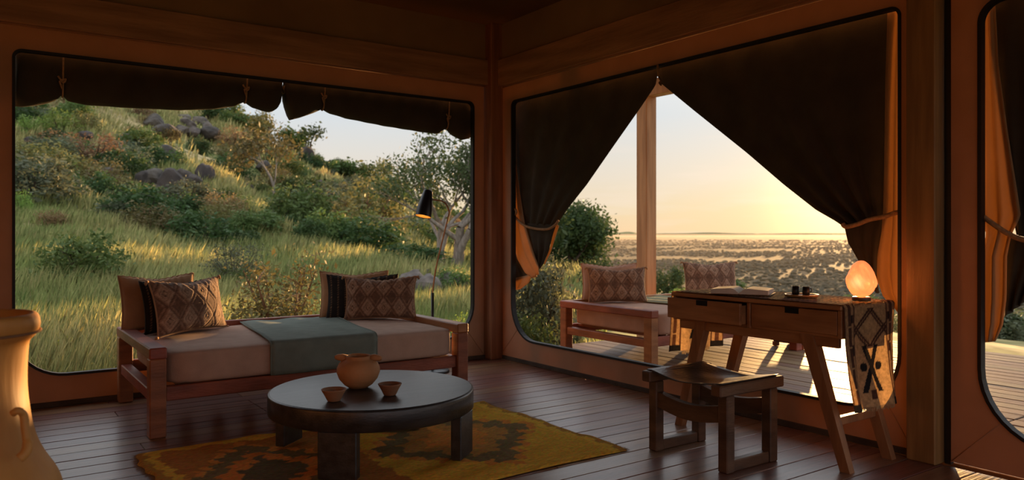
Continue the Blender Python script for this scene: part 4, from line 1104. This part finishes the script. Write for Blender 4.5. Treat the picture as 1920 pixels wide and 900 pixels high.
# trees
def tree(name, label, loc, height_m, spread, trunks, seed, leafm, barkm, leaf=.10, n_leaf=24, cl=.32, levels=4, lean=.25, trunk_r=.10, clear=.35, flat=.7, wide=.75, nbr=3, bare=.0):
    r = random.Random(seed); T, tips = [], []
    def grow(p, d, L, rad, lev):
        pts, rads = [p], [rad]; q = p; dd_ = d.copy(); n = 4
        for i in range(n):
            dd_ = (dd_ + Vector((r.gauss(0, .16), r.gauss(0, .16), r.gauss(.03, .10)))).normalized(); q = q + dd_*(L/n); pts.append(q); rads.append(rad*(1-.45*(i+1)/n))
        T.append(tube_data(pts, rads, 8 if lev == 0 else (6 if lev < 2 else 4), False))
        if lev >= 2: tips.append(pts[2]); 
        if lev >= levels-1: tips.append(q); tips.append(pts[3]); return
        for k in range(nbr):
            base = pts[-1] if k < 2 else pts[r.choice((2, 3))]
            side = Vector((r.gauss(0, 1), r.gauss(0, 1), r.gauss(.1, .5)*flat)).normalized()
            grow(base, (dd_*(1-wide*.5)+side*wide).normalized(), L*r.uniform(.58, .80), rads[-1]*.78, lev+1)
    for k in range(trunks):
        a = 2*PI*k/max(trunks, 1)+r.uniform(-.4, .4)
        d = Vector((math.cos(a)*lean, math.sin(a)*lean, 1)).normalized()
        grow(Vector((math.cos(a)*trunk_r*.9*(trunks > 1), math.sin(a)*trunk_r*.9*(trunks > 1), -.15)), d, height_m*clear, trunk_r*(1 if k == 0 else .75), 0)
    t = thing(name, label, 'tree', loc)
    tv, tf = merge_tubes(T); P = np.array([tuple(p) for p in tv]); tp = np.array([tuple(p) for p in tips])
    sx = spread/2/max(np.percentile(np.abs(tp[:, :2]), 96), .01); sz = height_m/max(np.percentile(tp[:, 2], 98), .01)
    P *= (sx, sx, sz); tp = tp*(sx, sx, sz)
    tp = tp[tp[:, 2] > bare*height_m]
    raw('branches', P.tolist(), tf, M[barkm], t, True)
    V, F = leaf_quads(tp, n_leaf, cl, leaf, seed)
    link('crown', np_mesh('crown', V, F), M[leafm], t); return t
def tree_px(px, py, hpx, wpx, label, v=None, **k):
    if v is None: u, v = ground_hit(px, py)
    else: u = (px-CX)/FOC*v
    return tree('tree', label, world_uv(u, v, ground(u, v)-.05), hpx*v/FOC, wpx*v/FOC, seed=k.pop('seed'), **k)
tree_px(838, 470, 255, 285, 'tall pale stemmed tree behind the black floor lamp', v=27, trunks=4, seed=21, leafm='leaf_tree', barkm='bark_pale', leaf=.06, n_leaf=11, cl=.20, levels=5, lean=.13, trunk_r=.24, clear=.46, nbr=3, bare=.44, wide=.62)
tree_px(512, 384, 128, 125, 'small thin crowned tree with pale trunk on the hillside', v=52, trunks=1, seed=5, leafm='leaf_olive', barkm='bark_pale', leaf=.12, n_leaf=16, cl=.38, levels=4, trunk_r=.13, clear=.42, lean=.03, wide=.6, bare=.45)
tree_px(1072, 525, 150, 165, 'round dark leafy tree beyond the big grey green bush', v=32, trunks=3, seed=33, leafm='leaf_dark', barkm='bark', leaf=.075, n_leaf=24, cl=.27, levels=5, trunk_r=.12, clear=.28, lean=.5)
tree_px(975, 540, 170, 110, 'leafy tree half hidden by the corner post and curtain', v=28, trunks=2, seed=35, leafm='leaf_dark', barkm='bark', leaf=.12, n_leaf=40, cl=.35, levels=4, trunk_r=.12, clear=.28, lean=.4)
for i, (px, w, h, key) in enumerate(((400, 50, 34, 'leaf_dark'), (440, 60, 45, 'leaf_mid'), (470, 45, 38, 'leaf_dark'), (490, 75, 62, 'leaf_olive'), (545, 40, 34, 'leaf_mid'), (575, 60, 48, 'leaf_dark'), (625, 70, 40, 'leaf_dark'), (655, 50, 30, 'leaf_mid'), (700, 62, 44, 'leaf_olive'), (735, 55, 30, 'leaf_mid'), (790, 70, 40, 'leaf_dark'), (870, 60, 40, 'leaf_mid'))):
    v = 88 + (i % 3)*2; u = (px-CX)/FOC*v
    t_ = tree('tree', ('small bushy tree on the hill crest against the sky, %s from the left' % ORD[i]), world_uv(u, v, ground(u, v)-.1), h*v/FOC, w*v/FOC, 2, 50+i, key, 'bark', leaf=.17, n_leaf=26, cl=.40, levels=3, lean=.5, trunk_r=.12, clear=.34); t_['group'] = 'trees on the hill crest'


# rocks
def rock_mesh(seed, mt):
    bm = bmesh.new(); bmesh.ops.create_icosphere(bm, subdivisions=3, radius=.5); r = random.Random(seed)
    pl = [(Vector((r.gauss(0, 1), r.gauss(0, 1), r.gauss(0, 1))).normalized(), r.uniform(.28, .44)) for _ in range(13)]
    for vt in bm.verts:
        for n_, d in pl:
            e = vt.co.dot(n_)-d
            if e > 0: vt.co -= n_*e*.92
        vt.co *= 1+.05*math.sin(vt.co.x*17+seed)*math.sin(vt.co.y*15+vt.co.z*13)
    me = bpy.data.meshes.new('rock'); bm.to_mesh(me); bm.free(); me.materials.append(mt); return me
RM = [rock_mesh(k, M['rock']) for k in range(4)] + [rock_mesh(9+k, M['rockpale']) for k in range(3)]
_rc = [0]
def rock(u, v, w, h, label, group, pale=False, dz=.25):
    _rc[0] += 1; i = _rc[0]; me = RM[4+i % 3] if pale else RM[i % 4]
    o = bpy.data.objects.new('rock', me); COL.objects.link(o); o.location = world_uv(u, v, ground(u, v)+h*dz)
    o.rotation_euler = (0, 0, i*2.3); o.scale = (w*1.15, w, h*1.25); return tag(o, label, 'rock', group)
def rocks_px(lst, label, group, pale=False):
    for k, (px, py, w, h) in enumerate(sorted(lst)):
        u, v = ground_hit(px, py); rock(u, v, w*v/FOC, h*v/FOC, label + ', ' + ORD[k] + ' from the left', group, pale)
rocks_px([(290, 352, 52, 42), (322, 356, 58, 46), (345, 345, 40, 34), (268, 345, 34, 30), (385, 340, 34, 40), (362, 352, 36, 28), (305, 362, 40, 22)], 'dark outcrop boulder in mid hillside', 'boulders of the hillside outcrop')
rocks_px([(352, 240, 36, 22), (374, 232, 30, 22), (388, 246, 26, 22), (338, 250, 30, 18), (400, 258, 26, 18), (362, 252, 28, 18), (345, 226, 26, 18), (378, 258, 24, 16)], 'weathered boulder on the hill top', 'boulders on the hill top', True)
rocks_px([(235, 268, 60, 20), (262, 275, 46, 18), (160, 262, 40, 18), (255, 298, 44, 18), (540, 368, 34, 24), (560, 378, 30, 20), (575, 305, 30, 34), (100, 330, 40, 22), (520, 290, 34, 22), (455, 300, 30, 18), (620, 380, 40, 20), (205, 330, 34, 18)], 'dark flat boulder in hillside grass', 'boulders in the grass')
r = random.Random(41); rk = []
for k in range(26):
    v = r.uniform(46, 90); u = v*r.uniform(-.66, -.2); w = r.uniform(.9, 2.4)
    px, py = seen_at(u, v, .2)
    if px < 24 or py < 190: continue
    rk.append((rock(u, v, w, w*r.uniform(.45, .75), '', 'boulders among the bushes'), 'dark boulder', px, py))
sort_labels(rk)
r = random.Random(3)
for k, px in enumerate(sorted(r.uniform(770, 884) for _ in range(12))):
    v = r.uniform(17, 22); u = (px-CX)/FOC*v; w = r.uniform(.4, .9)
    rock(u, v, w, w*r.uniform(.6, .85), 'grey rock below the pale stemmed tree, %s from the left' % ORD[k], 'rocks below the pale tree', True)

# grass
def blades(N, vfun, afun, hr, wr, seed, keep):
    r = np.random.default_rng(seed); v = vfun(r, N); a = afun(r, N); u = a*v
    k = keep(u, v, r); u, v = u[k], v[k]; N = len(u)
    z = height(u, v); patch = np.sin(u*.9+v*.5)+np.sin(v*1.3-u*.4+1)+.6*np.sin(u*2.3-v*1.9)
    h = r.uniform(*hr, N)*(1+.22*patch.clip(-1.5, 1.5))*np.where((u > -3.5) & (v < 11), .32, np.where((u < -3.4) & (v < 8.6), 1.1, 1)); wd = r.uniform(*wr, N)*(1+v/26)
    az = r.uniform(0, 2*PI, N); ln = r.uniform(.08, .5, N)*h; laz = r.normal(.6, .9, N)
    X = u*RT.x+v*FW.x; Y = u*RT.y+v*FW.y
    P0 = np.stack([X, Y, z-.03], 1); D = np.stack([np.cos(az), np.sin(az), 0*az], 1)*wd[:, None]*.5
    Ld = np.stack([np.cos(laz), np.sin(laz), 0*laz], 1)*ln[:, None]
    P1 = P0+Ld*.3+np.stack([0*h, 0*h, h*.55], 1); P2 = P0+Ld+np.stack([0*h, 0*h, h], 1)
    V = np.stack([P0-D, P0+D, P1+D*.8, P2, P1-D*.8], 1).reshape(-1, 3)
    F = (np.arange(N)[:, None]*5+np.array([0, 1, 2, 3, 4])[None])
    g_ = np.array([.15, .24, .065]); s_ = np.array([.66, .54, .25]); o_ = np.array([.30, .33, .115])
    straw = (1/(1+np.exp(-(patch*.8 + r.normal(0, .8, N) - .85 + np.where(v < 8.6, 1.6, 0) + np.where(v > 40, .9, 0)))))[:, None]  # dry straw patches; the nearest band is coloured yellower to look sunlit
    c0 = g_*(1-straw)+s_*straw; mixo = r.uniform(0, .6, N)[:, None]; c0 = c0*(1-mixo)+o_*mixo
    c0 *= r.uniform(.7, 1.25, N)[:, None]
    cols = np.repeat(c0, 5, 0); cols = cols.reshape(-1, 5, 3); cols[:, 3] *= 1.05; return V, F, cols.reshape(-1, 3)
inside = lambda u, v: ((u*RT.x+v*FW.x < 8.15) & (u*RT.y+v*FW.y < 6.25) & (u*RT.x+v*FW.x > 4.0)) | ((u*RT.x+v*FW.x <= 4.05) & (u*RT.y+v*FW.y < 6.12))
sets = [blades(80000, lambda r, n: 5.2+17*r.random(n)**1.25, lambda r, n: r.uniform(-.72, .10, n), (.22, .48), (.006, .012), 1, lambda u, v, r: ~inside(u, v)),
        blades(60000, lambda r, n: 18+34*r.random(n)**1.1, lambda r, n: r.uniform(-.70, .02, n), (.30, .60), (.012, .022), 2, lambda u, v, r: ~inside(u, v)),
        blades(42000, lambda r, n: 45+52*r.random(n), lambda r, n: r.uniform(-.70, -.02, n), (.40, .8), (.022, .04), 3, lambda u, v, r: (np.sin(u*.3)+np.sin(v*.2+u*.1)+r.normal(0, .6, len(u)) > -.6)),
        blades(6000, lambda r, n: 9+50*r.random(n)**1.3, lambda r, n: r.uniform(.03, .12, n), (.3, .6), (.014, .03), 4, lambda u, v, r: ~inside(u, v))]
V = np.concatenate([s[0] for s in sets]); k = np.cumsum([0]+[len(s[0]) for s in sets[:-1]])
F = np.concatenate([s[1]+o for s, o in zip(sets, k)]); cols = np.concatenate([s[2] for s in sets])
me = np_mesh('grass', V, F); paint(me, cols); tag(link('grass', me, M['grass'], None, False, 'stuff'), 'tall green and straw coloured grass over the hillside', 'grass')

# shrubs of the distant plain: the nearest as things, the rest as one mass
def blob(seed):
    bm = bmesh.new(); bmesh.ops.create_icosphere(bm, subdivisions=2, radius=.5)
    for vt in bm.verts:
        d = vt.co.copy(); vt.co = d*(1+.28*math.sin(d.x*9+seed)*math.sin(d.y*8+seed*2)+.2*math.sin(d.z*13+d.x*11)); vt.co.z = max(vt.co.z*.8+.22, 0)
    me = bpy.data.meshes.new('shrub'); bm.to_mesh(me); bm.free(); return me
BL = [blob(k) for k in range(4)]
for b in BL: b.materials.append(M['shrubfar'])
r = random.Random(77); far_pts = []
while len(far_pts) < 15000:
    v = 230*math.exp(r.random()*2.95); a = r.uniform(-.06, .76); u = a*v
    if ground(u, v) > -30: continue
    dn = math.sin(u*.011+v*.006)+math.sin(v*.013-u*.004+2)+.7*math.sin(u*.03-v*.021)
    if dn < r.uniform(-1.4, 1.6): continue
    far_pts.append((u, v, r.uniform(2.2, 6.5)*(1+v/3500)))
far_pts.sort(key=lambda q: -q[2]/q[1])
for i, (u, v, w) in enumerate(far_pts[:230]):
    o = bpy.data.objects.new('shrub', BL[i % 4]); COL.objects.link(o); o.location = world_uv(u, v, ground(u, v)-.1); o.rotation_euler = (0, 0, i*1.3); o.scale = (w, w*.9, w*.62)
    tag(o, 'dark shrub dotted over the distant plain', 'shrub', 'shrubs on the distant plain')
bm = bmesh.new(); bmesh.ops.create_icosphere(bm, subdivisions=1, radius=.5)
bv = np.array([v.co for v in bm.verts]); bf = np.array([[v.index for v in f.verts] for f in bm.faces]); bm.free()
bv[:, 2] = np.maximum(bv[:, 2]+.2, 0)
Q = far_pts[230:]; P = np.array([tuple(world_uv(u, v, ground(u, v)-.1)) for u, v, w in Q]); Wd = np.array([q[2] for q in Q])
jit = rng.uniform(.7, 1.25, (len(Q), len(bv), 1))
V = (P[:, None]+bv[None]*jit*np.stack([Wd, Wd, Wd*.6], 1)[:, None]).reshape(-1, 3)
F = (bf[None]+np.arange(len(Q))[:, None, None]*len(bv)).reshape(-1, 3)
tag(link('far_shrubs', np_mesh('far_shrubs', V, F), M['shrubfar'], None, True, 'stuff'), 'countless tiny shrubs far out on the hazy plain', 'shrubs')
